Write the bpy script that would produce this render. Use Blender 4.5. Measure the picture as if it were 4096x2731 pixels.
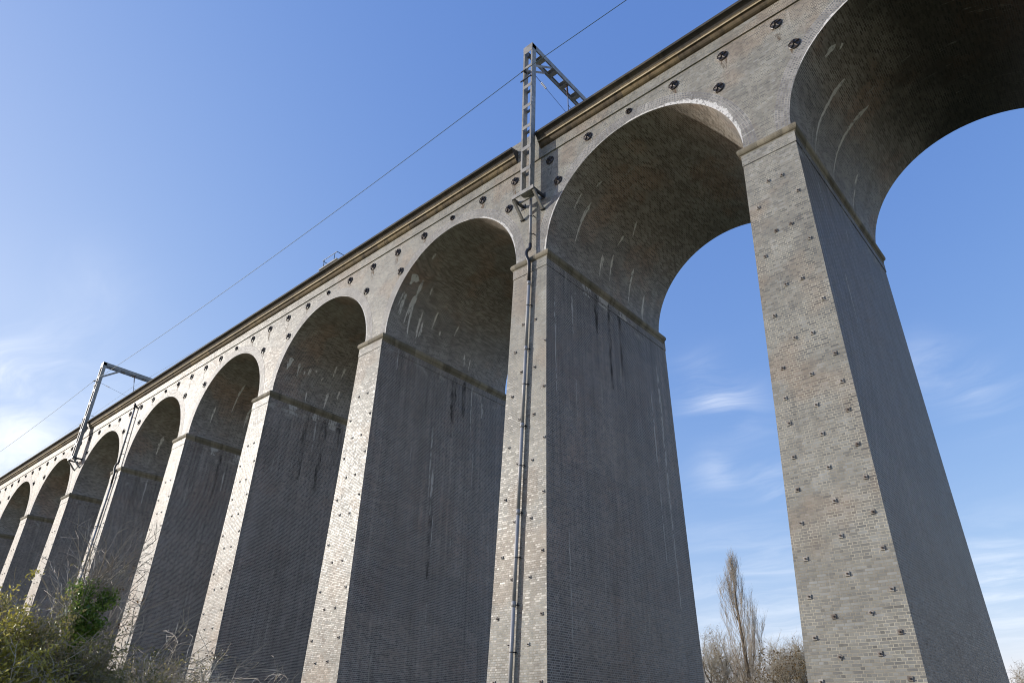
import bpy, bmesh, math, random
from math import sin, cos, pi, radians, sqrt, atan2
from mathutils import Vector, Matrix

for o in list(bpy.data.objects):
    bpy.data.objects.remove(o, do_unlink=True)
S = bpy.context.scene
C = S.collection

# ------------------------------------------------------------------ camera
Z0 = 20.30                      # height of the arch springing above the meadow
cd = bpy.data.cameras.new('camera')
cam = bpy.data.objects.new('camera', cd); C.objects.link(cam)
cam.location = (5.6336, -18.9461, Z0 - 18.7426)
cam.rotation_euler = (2.0456, -0.0153, 0.7117)
S.render.engine = 'CYCLES'
cd.sensor_width = 36.0; cd.lens = 0.6868 * 36.0
cd.shift_x = -0.01448; cd.shift_y = 0.03528
cd.clip_start = 0.1; cd.clip_end = 6000
S.camera = cam
S.render.resolution_x, S.render.resolution_y = 1024, 682

# ------------------------------------------------------------------ light
SUN = Vector((-0.785, -0.535, 0.312)).normalized()      # towards the sun
EL = math.asin(SUN.z); ROT = atan2(SUN.x, SUN.y)
sl = bpy.data.lights.new('sun', 'SUN'); sl.energy = 2.5; sl.angle = radians(0.5); sl.color = (1.0, 0.95, 0.87)
sun = bpy.data.objects.new('sun', sl); C.objects.link(sun)
sun.rotation_euler = SUN.to_track_quat('Z', 'Y').to_euler(); sun.location = (-60, -40, 60)
SKY_STRENGTH = 0.15
EXPOSURE = 0.80
S.view_settings.view_transform = 'Standard'
try: S.view_settings.look = 'None'
except Exception: pass
S.view_settings.exposure = EXPOSURE; S.view_settings.gamma = 1.0
S.view_settings.use_curve_mapping = False
S.cycles.pixel_filter_type = 'BLACKMAN_HARRIS'; S.cycles.filter_width = 1.05


class NT:
    """small helper for node trees"""
    def __init__(s, tree): s.t = tree; s.n = tree.nodes; s.l = tree.links
    def new(s, typ, **kw):
        n = s.n.new(typ)
        for k, v in kw.items():
            setattr(n, k, v)
        return n
    def set(s, n, **kw):
        for k, v in kw.items(): n.inputs[k].default_value = v
    def link(s, a, b): s.l.new(a, b)
    def val(s, sock, v):
        if hasattr(v, 'is_output') or isinstance(v, bpy.types.NodeSocket): s.link(v, sock)
        else: sock.default_value = v
    def math(s, op, a, b=None, c=None, clamp=False):
        n = s.new('ShaderNodeMath', operation=op); n.use_clamp = clamp
        s.val(n.inputs[0], a)
        if b is not None: s.val(n.inputs[1], b)
        if c is not None: s.val(n.inputs[2], c)
        return n.outputs[0]
    def vmath(s, op, a, b=None):
        n = s.new('ShaderNodeVectorMath', operation=op)
        s.val(n.inputs[0], a)
        if b is not None: s.val(n.inputs[1], b)
        return n.outputs['Value'] if op in ('DOT_PRODUCT', 'LENGTH', 'DISTANCE') else n.outputs['Vector']
    def mix(s, f, a, b, blend='MIX'):
        n = s.new('ShaderNodeMix', data_type='RGBA', blend_type=blend)
        s.val(n.inputs[0], f); s.val(n.inputs[6], a); s.val(n.inputs[7], b)
        return n.outputs[2]
    def ramp(s, f, stops, interp='LINEAR'):
        n = s.new('ShaderNodeValToRGB'); n.color_ramp.interpolation = interp
        e = n.color_ramp.elements
        while len(e) < len(stops): e.new(0.5)
        for x, (p, c) in zip(e, stops):
            x.position = p; x.color = c if len(c) == 4 else (*c, 1)
        s.link(f, n.inputs[0]); return n.outputs['Color']
    def step(s, f, a, b):
        n = s.new('ShaderNodeMapRange', interpolation_type='SMOOTHSTEP'); n.clamp = True
        s.val(n.inputs['Value'], f); s.val(n.inputs['From Min'], a); s.val(n.inputs['From Max'], b)
        return n.outputs['Result']
    def noise(s, vec, scale, detail=4, rough=0.55, dist=0.0, col=False):
        n = s.new('ShaderNodeTexNoise')
        s.val(n.inputs['Vector'], vec)
        n.inputs['Scale'].default_value = scale; n.inputs['Detail'].default_value = detail
        n.inputs['Roughness'].default_value = rough; n.inputs['Distortion'].default_value = dist
        return n.outputs['Color'] if col else n.outputs['Fac']
    def mapv(s, vec, scale=(1, 1, 1), loc=(0, 0, 0), rot=(0, 0, 0)):
        n = s.new('ShaderNodeMapping'); s.link(vec, n.inputs['Vector'])
        n.inputs['Scale'].default_value = scale; n.inputs['Location'].default_value = loc; n.inputs['Rotation'].default_value = rot
        return n.outputs['Vector']


def build_world():
    w = bpy.data.worlds.new('World'); S.world = w; w.use_nodes = True
    t = NT(w.node_tree); t.n.clear()
    out = t.new('ShaderNodeOutputWorld'); bg = t.new('ShaderNodeBackground')
    sky = t.new('ShaderNodeTexSky', sky_type='NISHITA')
    sky.sun_disc = False; sky.sun_elevation = EL; sky.sun_rotation = ROT
    sky.altitude = 60; sky.air_density = 1.0; sky.dust_density = 0.5; sky.ozone_density = 2.5
    bg.inputs['Strength'].default_value = SKY_STRENGTH
    tc = t.new('ShaderNodeTexCoord'); D = tc.outputs['Generated']
    sep = t.new('ShaderNodeSeparateXYZ'); t.link(D, sep.inputs[0])
    z = sep.outputs['Z']
    # plane-projected coordinates give high cirrus its perspective
    zz = t.math('MAXIMUM', z, 0.02)
    zc = t.math('ADD', zz, 0.12)
    cx = t.math('DIVIDE', sep.outputs['X'], zc); cy = t.math('DIVIDE', sep.outputs['Y'], zc)
    cv = t.new('ShaderNodeCombineXYZ'); t.link(cx, cv.inputs[0]); t.link(cy, cv.inputs[1])
    P = cv.outputs[0]
    warp = t.noise(P, 1.3, 3, 0.6, col=True)
    Pw = t.vmath('ADD', P, t.vmath('SCALE', warp)) if False else t.vmath('ADD', P, t.vmath('MULTIPLY', warp, (0.5, 0.5, 0.0)))
    n1 = t.noise(t.mapv(Pw, (0.9, 2.6, 1), rot=(0, 0, 0.35)), 1.7, 9, 0.62, 0.3)
    n2 = t.noise(P, 0.8, 3, 0.5)
    wisp = t.step(n1, 0.36, 0.82)
    def blob(d, sharp, amp):
        v = Vector(d).normalized()
        c = t.vmath('DOT_PRODUCT', t.vmath('NORMALIZE', D), tuple(v))
        a = t.math('SUBTRACT', 1.0, c); a = t.math('MULTIPLY', a, -sharp); a = t.math('EXPONENT', a)
        return t.math('MULTIPLY', a, amp)
    m = blob((-0.945, 0.17, 0.28), 160, 1.1)              # bright sheet low on the left
    for d, sh, am in (((-0.386, 0.818, 0.43), 1500, 1.0), ((-0.352, 0.842, 0.405), 1500, 0.6), ((-0.401, 0.857, 0.324), 2500, 0.5), ((-0.338, 0.889, 0.308), 2500, 0.6), ((-0.135, 0.898, 0.419), 1800, 0.5), ((-0.088, 0.922, 0.377), 1500, 0.45),
                      ((-0.123, 0.975, 0.180), 700, 0.45), ((-0.128, 0.980, 0.148), 700, 0.3), ((-0.373, 0.915, 0.13), 120, 0.45), ((-0.86, 0.193, 0.472), 700, 0.12), ((-0.92, 0.145, 0.365), 900, 0.5)):
        m = t.math('ADD', m, blob(d, sh, am))
    low = t.math('MULTIPLY', t.math('EXPONENT', t.math('MULTIPLY', z, -9.0)), 0.16)
    m = t.math('ADD', m, low)
    cl = t.math('MULTIPLY', wisp, m, clamp=True)
    cl = t.math('ADD', cl, t.math('MULTIPLY', t.step(n2, 0.35, 0.8), t.math('MULTIPLY', blob((-0.95, 0.16, 0.265), 70, 0.5), 1.0)), clamp=True)
    hs = t.new('ShaderNodeHueSaturation'); t.link(sky.outputs[0], hs.inputs['Color'])
    hs.inputs['Saturation'].default_value = 1.12; hs.inputs['Value'].default_value = 1.0
    sc_ = t.new('ShaderNodeSeparateColor'); t.link(hs.outputs[0], sc_.inputs[0]); cc_ = t.new('ShaderNodeCombineColor')
    for i_, (k_, e_) in enumerate(((1.131, 0.872), (1.102, 0.712), (1.959, 0.382))):     # the camera's rendering of the clear sky
        t.link(t.math('MULTIPLY', t.math('POWER', sc_.outputs[i_], e_), k_), cc_.inputs[i_])
    skyc = cc_.outputs[0]
    hz = t.math('MULTIPLY', t.math('EXPONENT', t.math('MULTIPLY', zz, -25.0)), 0.85)     # pale air low over the horizon
    skyc = t.mix(hz, skyc, (3.3, 3.6, 4.0, 1))
    skyc = t.mix(blob((-0.93, 0.0, 0.28), 9.0, 0.17), skyc, (3.3, 3.5, 3.9, 1))     # brighter haze on the sunward side
    col = t.mix(t.math('MULTIPLY', cl, 0.8), skyc, (4.4, 4.55, 4.8, 1))
    t.link(col, bg.inputs['Color']); t.link(bg.outputs[0], out.inputs['Surface'])


build_world()

# ------------------------------------------------------------------ materials
def mat(name):
    m = bpy.data.materials.new(name); m.use_nodes = True
    t = NT(m.node_tree); t.n.clear()
    out = t.new('ShaderNodeOutputMaterial'); b = t.new('ShaderNodeBsdfPrincipled')
    t.link(b.outputs[0], out.inputs['Surface'])
    return m, t, b


def brick_material(name, ramp, mortar, bw=0.235, rh=0.076, ms=0.011, rough=(0.32, 0.52), squash=0.5, white=0.35, dark=0.4, tilt=0.10, patch=None, spec=0.5, streak_len=0.16, haunch=None, edge=False, topstain=False, cloud=(0.6, 0.55), mdark=0.55, rvw=0.74):
    """engineering brick in metres on the UV map; per-brick colour, gloss and tilt; lime and soot streaks along v"""
    m, t, b = mat(name)
    uv = t.new('ShaderNodeUVMap').outputs[0]
    pos = t.new('ShaderNodeNewGeometry').outputs['Position']
    # slight waviness of the courses
    wob = t.noise(uv, 0.7, 2, 0.5, col=True)
    uvw = t.vmath('ADD', uv, t.vmath('MULTIPLY', wob, (0.03, 0.03, 0)))
    br = t.new('ShaderNodeTexBrick'); br.offset = 0.5; br.offset_frequency = 2; br.squash = squash; br.squash_frequency = 2
    t.link(uvw, br.inputs['Vector'])
    t.set(br, Color1=(0, 0, 0, 1), Color2=(1, 1, 1, 1), Mortar=(0.5, 0.5, 0.5, 1), Scale=1.0)
    br.inputs['Mortar Size'].default_value = ms; br.inputs['Mortar Smooth'].default_value = 0.25
    br.inputs['Brick Width'].default_value = bw; br.inputs['Row Height'].default_value = rh
    rnd = t.new('ShaderNodeSeparateColor'); t.link(br.outputs['Color'], rnd.inputs[0]); r = rnd.outputs[0]
    wn = t.new('ShaderNodeTexWhiteNoise', noise_dimensions='1D'); t.link(t.math('MULTIPLY', r, 917.3), wn.inputs['W'])
    rc = wn.outputs['Color']; rv = wn.outputs['Value']
    big = t.noise(pos, 0.45, 4, 0.6)
    mid = t.noise(pos, 2.3, 4, 0.6)
    f = t.math('ADD', t.math('ADD', t.math('MULTIPLY', rv, rvw), 0.37 - rvw / 2), t.math('MULTIPLY', t.math('SUBTRACT', mid, 0.5), cloud[0]))
    f = t.math('ADD', f, t.math('MULTIPLY', t.math('SUBTRACT', big, 0.38), cloud[1]), clamp=True)
    col = t.ramp(f, ramp)
    sv = t.new('ShaderNodeSeparateXYZ'); t.link(uv, sv.inputs[0]); vv = sv.outputs['Y']
    if haunch:      # plainer, greyer brick on the lower haunches
        hm = t.step(t.math('ADD', vv, t.math('MULTIPLY', t.math('SUBTRACT', big, 0.5), 2.2)), 2.3, 3.5)
        col = t.mix(hm, t.ramp(f, haunch), col)
    if topstain:    # building lifts: batches of brick a few courses high differ in tone, with vertical washes over them
        us_ = sv.outputs['X']
        lv_ = t.new('ShaderNodeCombineXYZ'); t.link(t.math('FLOOR', t.math('MULTIPLY', t.math('ADD', vv, t.math('MULTIPLY', t.math('SUBTRACT', big, 0.5), 0.15)), 0.43)), lv_.inputs[0]); t.link(t.math('FLOOR', t.math('MULTIPLY', us_, 0.13)), lv_.inputs[1])
        lw_ = t.new('ShaderNodeTexWhiteNoise', noise_dimensions='2D'); t.link(lv_.outputs[0], lw_.inputs['Vector'])
        col = t.mix(1.0, col, t.ramp(lw_.outputs['Value'], [(0.0, (0.74, 0.74, 0.76)), (0.4, (0.98, 0.95, 0.94)), (0.7, (1.08, 1.0, 0.93)), (1.0, (1.22, 1.17, 1.12))]), 'MULTIPLY')
        vw_ = t.noise(t.mapv(uv, (3.2, 0.07, 1), loc=(11, 5, 0)), 1.0, 6, 0.7)
        col = t.mix(1.0, col, t.ramp(vw_, [(0.36, (0.66, 0.66, 0.67)), (0.5, (1, 1, 1)), (0.62, (1.5, 1.47, 1.43))]), 'MULTIPLY')
    if topstain:    # flank colour multiplied darker from the nearest pier rightwards
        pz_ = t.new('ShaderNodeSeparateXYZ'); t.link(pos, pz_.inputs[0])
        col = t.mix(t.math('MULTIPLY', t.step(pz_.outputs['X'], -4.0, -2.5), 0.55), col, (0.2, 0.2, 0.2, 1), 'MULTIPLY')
    # red-brown patches (rebuilt brickwork)
    if patch:
        pm = t.step(t.noise(pos, 0.33, 3, 0.5), 0.52, 0.62)
        col = t.mix(t.math('MULTIPLY', pm, patch[1]), col, patch[0], 'MULTIPLY')
    mvar = t.noise(pos, 1.1, 3, 0.6)
    mort = t.mix(t.step(mvar, 0.35, 0.65), mortar, (mortar[0] * mdark, mortar[1] * mdark * 0.97, mortar[2] * mdark * 0.94, 1))
    fac = br.outputs['Fac']
    col = t.mix(fac, col, mort)
    if haunch:      # unlit right part of the widest visible vault, darkened in the colour
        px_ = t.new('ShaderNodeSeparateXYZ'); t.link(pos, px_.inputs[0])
        shade_ = t.step(t.math('ADD', px_.outputs['X'], t.math('MULTIPLY', t.math('SUBTRACT', big, 0.5), 5.0)), 1.5, 5.2)
        col = t.mix(t.math('MULTIPLY', shade_, 0.9), col, (0.12, 0.115, 0.10, 1), 'MULTIPLY')
    # soot: broad vertical runs
    s1 = t.noise(t.mapv(uv, (1.6, 0.12, 1)), 1.0, 5, 0.62)
    s2 = t.noise(pos, 0.22, 3, 0.5)
    soot_shade = t.math('MULTIPLY', t.step(s1, 0.5, 0.72), t.step(s2, 0.42, 0.62))
    if topstain:    # water runs below the leaking impost
        near = t.math('EXPONENT', t.math('MULTIPLY', t.math('ADD', vv, 0.4), 0.42))
        d1 = t.noise(t.mapv(uv, (1.9, 0.10, 1), loc=(5, 2, 0)), 1.0, 6, 0.65, 0.2)
        soot_shade = t.math('ADD', soot_shade, t.math('MULTIPLY', t.math('MULTIPLY', t.step(d1, 0.52, 0.64), near), 1.6), clamp=True)
    col = t.mix(t.math('MULTIPLY', soot_shade, dark), col, (0.35, 0.33, 0.31, 1), 'MULTIPLY')
    # lime runs: thin, long, ragged
    w1 = t.noise(t.mapv(uv, (5.5, streak_len * 2, 1)), 1.0, 6, 0.68, 0.15)
    w2 = t.noise(t.mapv(uv, (0.55, 0.42, 1), loc=(7.7, 3.1, 0)), 1.0, 3, 0.5)
    w3 = t.noise(pos, 9.0, 3, 0.7)
    lime = t.math('MULTIPLY', t.step(w1, 0.565, 0.66), t.step(w2, 0.50, 0.62))
    lime = t.math('MULTIPLY', lime, t.step(w3, 0.3, 0.6))
    fine = t.math('MULTIPLY', t.step(t.noise(t.mapv(uv, (9.0, 0.22, 1), loc=(3, 9, 0)), 1.0, 5, 0.7), 0.52, 0.75), 0.32)
    lime = t.math('ADD', lime, t.math('MULTIPLY', fine, t.step(big, 0.45, 0.65)), clamp=True)
    if topstain:
        bl = t.noise(t.mapv(uv, (1.1, 1.5, 1), loc=(1, 4, 0)), 1.0, 6, 0.75)
        nb = t.step(t.math('ABSOLUTE', t.math('ADD', vv, 0.95)), 0.75, 0.2)
        lime = t.math('ADD', lime, t.math('MULTIPLY', t.math('MULTIPLY', t.step(bl, 0.52, 0.62), nb), 0.8), clamp=True)
    if edge:        # lime crust along the inner edge of the arch ring
        ec = t.noise(t.mapv(uv, (0.35, 0.0, 1)), 1.0, 2, 0.5); er = t.noise(pos, 7.0, 4, 0.7)
        ew = t.math('MULTIPLY', t.step(ec, 0.45, 0.62), 0.20); ew = t.math('MULTIPLY', ew, er)
        lime = t.math('ADD', lime, t.step(t.math('SUBTRACT', ew, vv), 0.0, 0.03), clamp=True)
    col = t.mix(t.math('MULTIPLY', lime, white), col, (0.62, 0.61, 0.57, 1) if edge else (0.5, 0.49, 0.45, 1))
    t.link(col, b.inputs['Base Color'])
    rg = t.math('ADD', rough[0], t.math('MULTIPLY', t.math('ADD', t.math('MULTIPLY', rv, 0.6), t.math('MULTIPLY', mid, 0.4)), rough[1] - rough[0]))
    rg = t.math('ADD', rg, t.math('MULTIPLY', t.step(t.noise(pos, 5.5, 5, 0.7), 0.5, 0.62), 0.08))
    rg = t.math('ADD', rg, t.math('MULTIPLY', fac, 0.35)); rg = t.math('ADD', rg, t.math('MULTIPLY', lime, 0.3), clamp=True)
    t.link(rg, b.inputs['Roughness'])
    b.inputs['Specular IOR Level'].default_value = spec
    # normal: recessed mortar + each brick slightly out of plane
    bmp = t.new('ShaderNodeBump'); bmp.inputs['Strength'].default_value = 0.6; bmp.inputs['Distance'].default_value = 0.006
    hgt = t.math('ADD', t.math('SUBTRACT', 1.0, fac), t.math('MULTIPLY', t.noise(pos, 38, 3, 0.6), 0.35))
    t.link(hgt, bmp.inputs['Height'])
    off = t.vmath('MULTIPLY', t.vmath('SUBTRACT', rc, (0.5, 0.5, 0.5)), (tilt, tilt, tilt))
    nn = t.vmath('NORMALIZE', t.vmath('ADD', bmp.outputs[0], off))
    t.link(nn, b.inputs['Normal'])
    return m


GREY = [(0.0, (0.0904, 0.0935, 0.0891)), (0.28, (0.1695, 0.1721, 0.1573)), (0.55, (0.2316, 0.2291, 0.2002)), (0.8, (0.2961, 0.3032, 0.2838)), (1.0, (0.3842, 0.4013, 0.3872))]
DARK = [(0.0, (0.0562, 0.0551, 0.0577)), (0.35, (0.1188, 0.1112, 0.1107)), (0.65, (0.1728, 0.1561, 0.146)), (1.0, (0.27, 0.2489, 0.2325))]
SOFF = [(0.0, (0.1063, 0.0838, 0.066)), (0.35, (0.2188, 0.1841, 0.1518)), (0.7, (0.35, 0.3111, 0.264)), (1.0, (0.525, 0.4889, 0.4356))]
RING = [(0.0, (0.0972, 0.1015, 0.1048)), (0.4, (0.1782, 0.1814, 0.1814)), (0.75, (0.2592, 0.2624, 0.2592)), (1.0, (0.3672, 0.3694, 0.3694))]
HAUN = [(0.0, (0.0915, 0.0915, 0.0955)), (0.35, (0.183, 0.1769, 0.1761)), (0.65, (0.2684, 0.2562, 0.2455)), (1.0, (0.4148, 0.4026, 0.3844))]
MORT = (0.43, 0.41, 0.33, 1)
M = {}
M['face'] = brick_material('sunlit_face_brick', GREY, MORT, patch=((1.08, 0.88, 0.76, 1), 0.8), white=0.45, dark=0.35, rough=(0.34, 0.54), tilt=0.12, ms=0.008, spec=0.42, rvw=0.6)
M['side'] = brick_material('shaded_side_brick', DARK, (0.40, 0.39, 0.37, 1), mdark=0.85, ms=0.012, white=0.6, dark=0.32, cloud=(0.25, 0.25), rough=(0.42, 0.6), patch=((1.08, 0.92, 0.86, 1), 0.7), topstain=True)  # flanks turned from the sun: shade put into a darker copy of the face brick
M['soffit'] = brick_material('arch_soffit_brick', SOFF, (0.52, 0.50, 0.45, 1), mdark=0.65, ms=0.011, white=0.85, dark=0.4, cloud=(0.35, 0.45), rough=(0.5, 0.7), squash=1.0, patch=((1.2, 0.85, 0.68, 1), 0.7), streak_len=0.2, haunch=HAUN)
M['ring'] = brick_material('arch_ring_brick', RING, (0.40, 0.385, 0.34, 1), bw=0.078, rh=0.108, ms=0.012, squash=1.0, white=0.95, dark=0.3, rough=(0.36, 0.55), edge=True, spec=0.42)


def stone_material(name, ramp, block=1.4, soot_shade=0.7):
    m, t, b = mat(name)
    uv = t.new('ShaderNodeUVMap').outputs[0]
    pos = t.new('ShaderNodeNewGeometry').outputs['Position']
    br = t.new('ShaderNodeTexBrick'); br.offset = 0.0; br.squash = 1.0
    t.link(uv, br.inputs['Vector'])
    t.set(br, Color1=(0, 0, 0, 1), Color2=(1, 1, 1, 1), Mortar=(0.4, 0.4, 0.4, 1), Scale=1.0)
    br.inputs['Mortar Size'].default_value = 0.008; br.inputs['Mortar Smooth'].default_value = 0.1
    br.inputs['Brick Width'].default_value = block; br.inputs['Row Height'].default_value = 40.0
    sp = t.new('ShaderNodeSeparateColor'); t.link(br.outputs['Color'], sp.inputs[0])
    n1 = t.noise(pos, 1.3, 6, 0.65); n2 = t.noise(t.mapv(uv, (2.5, 0.8, 1)), 1.0, 6, 0.7); n3 = t.noise(pos, 14, 4, 0.7)
    f = t.math('ADD', t.math('MULTIPLY', sp.outputs[0], 0.45), t.math('MULTIPLY', n1, 0.6))
    f = t.math('ADD', f, t.math('MULTIPLY', t.math('SUBTRACT', n3, 0.5), 0.35), clamp=True)
    col = t.ramp(f, ramp)
    sm = t.math('MULTIPLY', t.step(n2, 0.46, 0.66), soot_shade)
    col = t.mix(sm, col, (0.25, 0.24, 0.22, 1), 'MULTIPLY')
    col = t.mix(t.math('MULTIPLY', br.outputs['Fac'], 0.8), col, (0.05, 0.045, 0.04, 1))
    t.link(col, b.inputs['Base Color']); b.inputs['Roughness'].default_value = 0.85
    bmp = t.new('ShaderNodeBump'); bmp.inputs['Strength'].default_value = 0.5; bmp.inputs['Distance'].default_value = 0.012
    t.link(t.math('ADD', n3, t.math('MULTIPLY', n1, 0.6)), bmp.inputs['Height']); t.link(bmp.outputs[0], b.inputs['Normal'])
    return m


M['cornice'] = stone_material('weathered_sandstone', [(0.0, (0.05, 0.043, 0.032)), (0.4, (0.12, 0.092, 0.055)), (0.7, (0.22, 0.165, 0.085)), (1.0, (0.34, 0.27, 0.15))])
M['soot_shade'] = stone_material('shaded_sooty_sandstone', [(0.0, (0.022, 0.021, 0.019)), (0.45, (0.045, 0.041, 0.034)), (0.75, (0.08, 0.069, 0.05)), (1.0, (0.17, 0.14, 0.09))], block=1.7, soot_shade=0.5)  # shade of the downturned cavetto put into the dark ramp, besides soot crust
M['fillet'] = stone_material('sunlit_fillet_sandstone', [(0.0, (0.22, 0.18, 0.11)), (0.5, (0.42, 0.35, 0.22)), (1.0, (0.6, 0.52, 0.36))], block=1.9, soot_shade=0.3)  # ramp lightened so that the narrow fillet looks sunlit
M['impost'] = stone_material('impost_sandstone', [(0.0, (0.09, 0.08, 0.06)), (0.4, (0.19, 0.17, 0.12)), (0.7, (0.28, 0.25, 0.18)), (1.0, (0.4, 0.37, 0.29))], block=1.15, soot_shade=0.75)


def plain(name, col, rough=0.5, metal=0.0, var=0.25, scale=6.0, col2=None, bump=0.0):
    m, t, b = mat(name)
    pos = t.new('ShaderNodeNewGeometry').outputs['Position']
    n = t.noise(pos, scale, 5, 0.6)
    c2 = col2 or tuple(x * (1 - var) for x in col)
    c = t.mix(t.step(n, 0.35, 0.68), (*col, 1), (*c2, 1))
    t.link(c, b.inputs['Base Color']); b.inputs['Roughness'].default_value = rough; b.inputs['Metallic'].default_value = metal
    if bump:
        bp = t.new('ShaderNodeBump'); bp.inputs['Strength'].default_value = bump; bp.inputs['Distance'].default_value = 0.01
        t.link(t.noise(pos, scale * 4, 4, 0.6), bp.inputs['Height']); t.link(bp.outputs[0], b.inputs['Normal'])
    return m


M['steel'] = plain('grey_painted_steel', (0.33, 0.32, 0.29), 0.42, 0.0, scale=3.5, col2=(0.22, 0.215, 0.195))
M['darksteel'] = plain('dark_steel', (0.05, 0.05, 0.052), 0.45, 0.0)
M['iron'] = plain('black_painted_iron', (0.02, 0.019, 0.02), 0.4, 0.0, scale=12, col2=(0.05, 0.032, 0.024))
M['bolt'] = plain('rusty_galvanised_plate', (0.36, 0.345, 0.31), 0.6, 0.0, scale=2.2, col2=(0.10, 0.08, 0.065))
M['nut'] = plain('rusty_nut', (0.12, 0.09, 0.07), 0.75)
M['pipe'] = plain('grey_plastic_pipe', (0.36, 0.36, 0.36), 0.5, 0.0, var=0.15, scale=2)
M['blackpipe'] = plain('black_pipe', (0.03, 0.03, 0.034), 0.4)
M['wire'] = plain('green_copper_wire', (0.05, 0.10, 0.11), 0.5, 0.2)
M['ceramic'] = plain('brown_ceramic', (0.12, 0.075, 0.06), 0.25)
M['white'] = plain('white_fitting', (0.7, 0.7, 0.68), 0.4)
M['concrete'] = plain('pale_concrete', (0.45, 0.44, 0.40), 0.85, scale=4, bump=0.2)
def stain_material(name, ca, cb, cover, scale=8.0, vs=0.35):
    """a thin crust or wash: opaque in ragged patches, nothing between them"""
    m, t, b = mat(name)
    pos = t.new('ShaderNodeNewGeometry').outputs['Position']
    n = t.noise(t.mapv(pos, (1, 1, vs)), scale, 5, 0.65); n2 = t.noise(pos, scale * 2.3, 4, 0.6)
    t.link(t.mix(n2, (*ca, 1), (*cb, 1)), b.inputs['Base Color']); b.inputs['Roughness'].default_value = 0.85
    tr = t.new('ShaderNodeBsdfTransparent'); mx = t.new('ShaderNodeMixShader')
    t.link(t.step(n, cover[0], cover[1]), mx.inputs[0]); t.link(tr.outputs[0], mx.inputs[1]); t.link(b.outputs[0], mx.inputs[2])
    out = [x for x in t.n if x.type == 'OUTPUT_MATERIAL'][0]; t.link(mx.outputs[0], out.inputs['Surface'])
    return m
M['limerun'] = stain_material('leached_lime', (0.60, 0.59, 0.55), (0.84, 0.83, 0.79), (0.28, 0.48))
M['limewash'] = stain_material('lime_wash_on_flank', (0.34, 0.335, 0.32), (0.62, 0.61, 0.58), (0.34, 0.52))
M['damp'] = stain_material('dark_damp_run', (0.045, 0.044, 0.044), (0.075, 0.071, 0.068), (0.36, 0.82), 4.0, 0.25)
M['crust'] = stain_material('white_lime_crust', (0.5, 0.5, 0.48), (0.75, 0.75, 0.73), (0.30, 0.52), 7.0, 1.0)
M['rust'] = stain_material('rust_stain', (0.12, 0.075, 0.045), (0.2, 0.15, 0.10), (0.44, 0.7), 7.0, 0.3)
M['lime'] = plain('pale_mortar_fill', (0.34, 0.33, 0.30), 0.9, scale=5)
M['ballast'] = plain('stone_ballast', (0.2, 0.19, 0.17), 0.95, scale=9, bump=0.8)
M['rail'] = plain('blue_painted_rail', (0.03, 0.075, 0.10), 0.45)


def ground_material():
    m, t, b = mat('meadow_grass')
    pos = t.new('ShaderNodeNewGeometry').outputs['Position']
    a = t.noise(pos, 0.08, 5, 0.6); c = t.noise(pos, 1.7, 5, 0.7)
    f = t.math('ADD', t.math('MULTIPLY', a, 0.6), t.math('MULTIPLY', c, 0.5), clamp=True)
    col = t.ramp(f, [(0.3, (0.05, 0.065, 0.022)), (0.5, (0.085, 0.1, 0.035)), (0.65, (0.13, 0.12, 0.055)), (0.85, (0.16, 0.13, 0.08))])
    t.link(col, b.inputs['Base Color']); b.inputs['Roughness'].default_value = 0.95
    bp = t.new('ShaderNodeBump'); bp.inputs['Strength'].default_value = 0.7; bp.inputs['Distance'].default_value = 0.05
    t.link(t.noise(pos, 9, 5, 0.7), bp.inputs['Height']); t.link(bp.outputs[0], b.inputs['Normal'])
    return m


M['ground'] = ground_material()


def bark_material(name, a, b2, rough=0.85):
    m, t, b = mat(name)
    pos = t.new('ShaderNodeNewGeometry').outputs['Position']
    n = t.noise(t.mapv(pos, (1, 1, 0.35)), 5, 5, 0.65)
    n2 = t.noise(pos, 0.6, 3, 0.5)
    c = t.mix(t.step(t.math('ADD', t.math('MULTIPLY', n, 0.6), t.math('MULTIPLY', n2, 0.4)), 0.38, 0.62), (*a, 1), (*b2, 1))
    t.link(c, b.inputs['Base Color']); b.inputs['Roughness'].default_value = rough
    return m


def leaf_material(name, cols, rough=0.45, trans=0.25):
    m, t, b = mat(name)
    pos = t.new('ShaderNodeNewGeometry').outputs['Position']
    oi = t.new('ShaderNodeNewGeometry')
    r = oi.outputs['Random Per Island']
    n = t.noise(pos, 1.6, 3, 0.6)
    f = t.math('ADD', t.math('MULTIPLY', r, 0.65), t.math('MULTIPLY', n, 0.45), clamp=True)
    k = len(cols)
    col = t.ramp(f, [(0.15 + 0.7 * i / (k - 1), c) for i, c in enumerate(cols)])
    t.link(col, b.inputs['Base Color']); b.inputs['Roughness'].default_value = rough
    tr = t.new('ShaderNodeBsdfTranslucent'); t.link(col, tr.inputs['Color'])
    mx = t.new('ShaderNodeMixShader'); mx.inputs[0].default_value = trans
    out = [x for x in t.n if x.type == 'OUTPUT_MATERIAL'][0]
    t.link(b.outputs[0], mx.inputs[1]); t.link(tr.outputs[0], mx.inputs[2]); t.link(mx.outputs[0], out.inputs['Surface'])
    return m


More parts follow.
